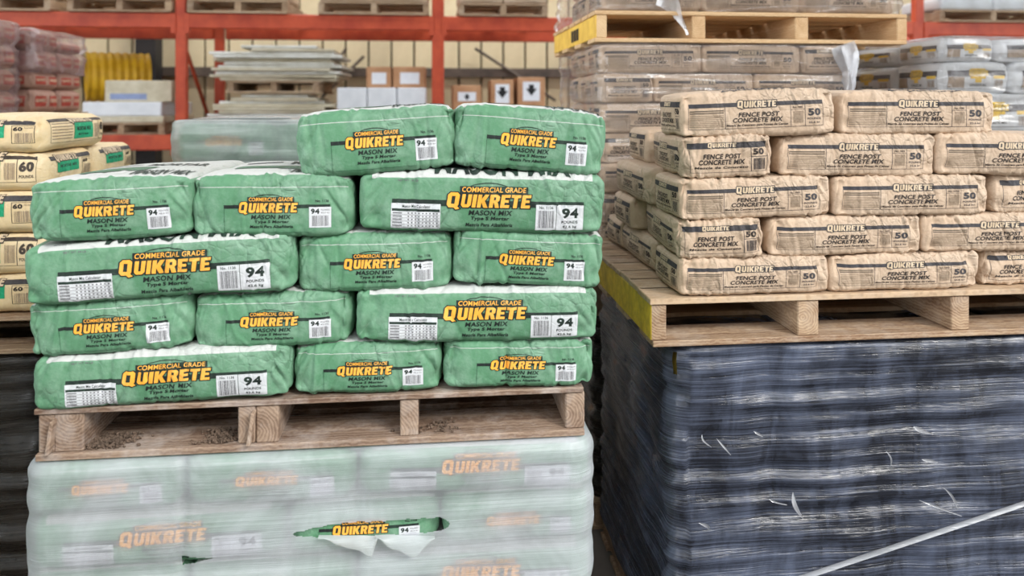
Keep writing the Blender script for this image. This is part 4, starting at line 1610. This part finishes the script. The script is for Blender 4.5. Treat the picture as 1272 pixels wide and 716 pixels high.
# ================================================================== CREAM 60 POUND STACK (beside the green stack)
CYY = 2.418
cx1 = ax(55, CYY)
cz = [1.0025, 1.1225, 1.2475, 1.38, 1.4975, 1.61]
cname = ['bottom layer', 'fourth layer from the top', 'third layer from the top', 'second layer from the top', 'top layer']
for k in range(5):
    z0, z1 = cz[k] + .001, cz[k + 1] - .001
    if k == 4 or k == 2 or k == 0:
        sack('mortar_bag', 'cream bag with green band, %s, end-on at the corner' % cname[k], 'bag', 'cream bags with green band', cx1 - .29, cx1, CYY, z0, z1, .43, 'cream',
             [('ce', 'front'), ('cs', 'right')], MID, 0, 0, edge=8, crown=.012 if k == 4 else .003, r=.03)
        sack('mortar_bag', 'cream bag with green band, %s, beside the corner bag' % cname[k], 'bag', 'cream bags with green band', cx1 - .585, cx1 - .295, CYY, z0, z1, .43, 'cream',
             [('ce', 'front')], MID, 0, 0, edge=8, crown=.012 if k == 4 else .003, r=.03)
        if k < 4:
            sack('mortar_bag', 'cream bag with green band, %s, behind the corner bag' % cname[k], 'bag', 'cream bags with green band', cx1 - .43, cx1, CYY + .44, z0, z1, .28, 'cream', [('ce', 'right')], LO)
    else:
        for j in range(2):
            sack('mortar_bag', 'cream bag with green band, %s, %s' % (cname[k], ('lengthwise at the corner', 'lengthwise behind the corner bag')[j]), 'bag', 'cream bags with green band', cx1 - .44, cx1, CYY + .0 + .345 * j, z0, z1, .335, 'cream',
                 [('cs', 'front'), ('ce', 'right')] if j == 0 else [('ce', 'right')], MID, 0, 0, edge=8, r=.028)
pallet('pallet with dull yellow side under the cream bags', cx1 - .9, cx1 + .02, CYY - .01, CYY + .9, .885, .1165, [(cx1 - .87, .04), (cx1 - .44, .04), (cx1 - .002, .044)], 'tan', paint='lime_paint', paint_both=True)
wrapped_base('dark wrapped load beneath the cream bags', cx1 - .9, cx1, CYY, CYY + .9, .883, 'film_brown', 51, nf=80, ns=50, nv=60)

# unseen load added beyond the frame edge to shade the cream stack
wrapped_base('added wrapped load out of view, there to shade the cream bags', -2.5, -1.31, 1.15, 2.2, 1.42, 'film_hazy', 55, nf=60, ns=40, nv=40)

# ================================================================== WRAPPED GREEN LOAD BEHIND
BY = 2.95
bx0 = ax(218, BY)
bz = [1.285, 1.425, 1.575]
for k in range(2):
    xs = [(0, .375), (.378, .753), (.756, 1.30)] if k == 1 else [(0, .55), (.553, .925), (.928, 1.30)]
    for j, (a, b) in enumerate(xs):
        L_ = (b - a) > .45
        sack('mortar_bag', 'hazy wrapped green bag behind the stack, %s layer, %s' % (('lower', 'upper')[k], ('outer end', 'middle', 'hidden end')[j]), 'bag', 'green bags in the rear hazy wrap', bx0 + a, bx0 + b, BY, bz[k] + .001, bz[k + 1] - .001,
             G_L if L_ else G_S, 'green_side' if L_ else 'green_end', [('gs' if L_ else 'ge', 'front')], MID, 0, 0, r=.03)
f5 = film_shell('film_wrap', bx0 - .004, bx0 + 1.305, BY, BY + 1.0, 1.22, 1.585, [bz[1]], M['film_hazy'], None, (0, 0, 0), 61, r=.04, bulge=.006, wr=.003, nf=120, ns=40, nv=50, top_in=.42, out=.017)
tag(f5, 'hazy pale film over the rear wrapped green bags', 'film')
wrapped_base('pale wrapped load beneath the rear green bags', bx0, bx0 + 1.3, BY, BY + 1.0, 1.283, 'film_hazy', 63)

# ================================================================== MAROON WRAPPED BAGS (far, by the rack)
MY = 4.53
mx1 = ax(40, MY)
mz = [az(30, y, MY) for y in (141, 111, 88, 61, 36)]
mo = ['bottom', 'third', 'second', 'top']
for k in range(4):
    for j in range(2):
        a, b, y0_, d_ = (mx1 - .5, mx1, MY, .30) if j == 0 else (mx1 - .5, mx1, MY + .305, .30)
        sack('concrete_bag', 'brown bag with red print, %s layer near the rack, %s' % (mo[k], ('front', 'back')[j]), 'bag', 'brown bags with red print', a, b, y0_, mz[k] + .001, mz[k + 1] - .002 - (.045 * j if k == 3 else 0), d_, 'maroon',
             [('mr', 'right')] + ([('mr', 'front')] if j == 0 else []), LO if j else MID, 0, 0, r=.03)
f6 = film_shell('film_wrap', mx1 - .5, mx1, MY, MY + .61, mz[2] - .01, mz[4] + .006, [mz[3]], M['film_mauve'], None, (0, 0, 0), 71, r=.04, bulge=.01, wr=.006, nf=50, ns=50, nv=40, top_in=.05, out=.012)
tag(f6, 'mauve clear film over the upper brown bags near the rack', 'film')
pallet('pallet beneath the brown bags with red print', mx1 - .55, mx1 + .02, MY - .02, MY + .66, mz[0] - .12, .119, [(mx1 - .5, .04), (mx1 - .26, .04), (mx1 - .02, .04)], 'tan', nd=5, nb=3)
wrapped_base('pale wrapped load beneath the brown bags with red print', mx1 - .55, mx1, MY, MY + .62, mz[0] - .122, 'film_hazy', 73, nf=40, ns=30, nv=40)
NY = 4.10
nx1 = ax(-24, NY)
nz = [az(0, y, NY + .2) for y in (141, 113, 85, 56, 26)]
for k in range(4):
    sack('concrete_bag', 'mauve wrapped bag, %s layer of the pile at the picture edge' % mo[k], 'bag', 'mauve wrapped bags', nx1 - .5, nx1, NY, nz[k] + .001, nz[k + 1] - .002, .34, 'maroon', [('mr', 'right')], MID, 0, 0, r=.04)
f7 = film_shell('film_wrap', nx1 - .5, nx1, NY, NY + .34, nz[0], nz[4] + .006, nz[1:4], M['film_mauve'], None, (0, 0, 0), 75, r=.05, bulge=.012, wr=.005, nf=50, ns=40, nv=60, top_in=.05, out=.012)
tag(f7, 'mauve clear film around the bag pile at the picture edge', 'film')
wrapped_base('pale wrapped load beneath the mauve wrapped bags', nx1 - .5, nx1, NY, NY + .34, nz[0] - .003, 'film_hazy', 77, nf=40, ns=30, nv=40)
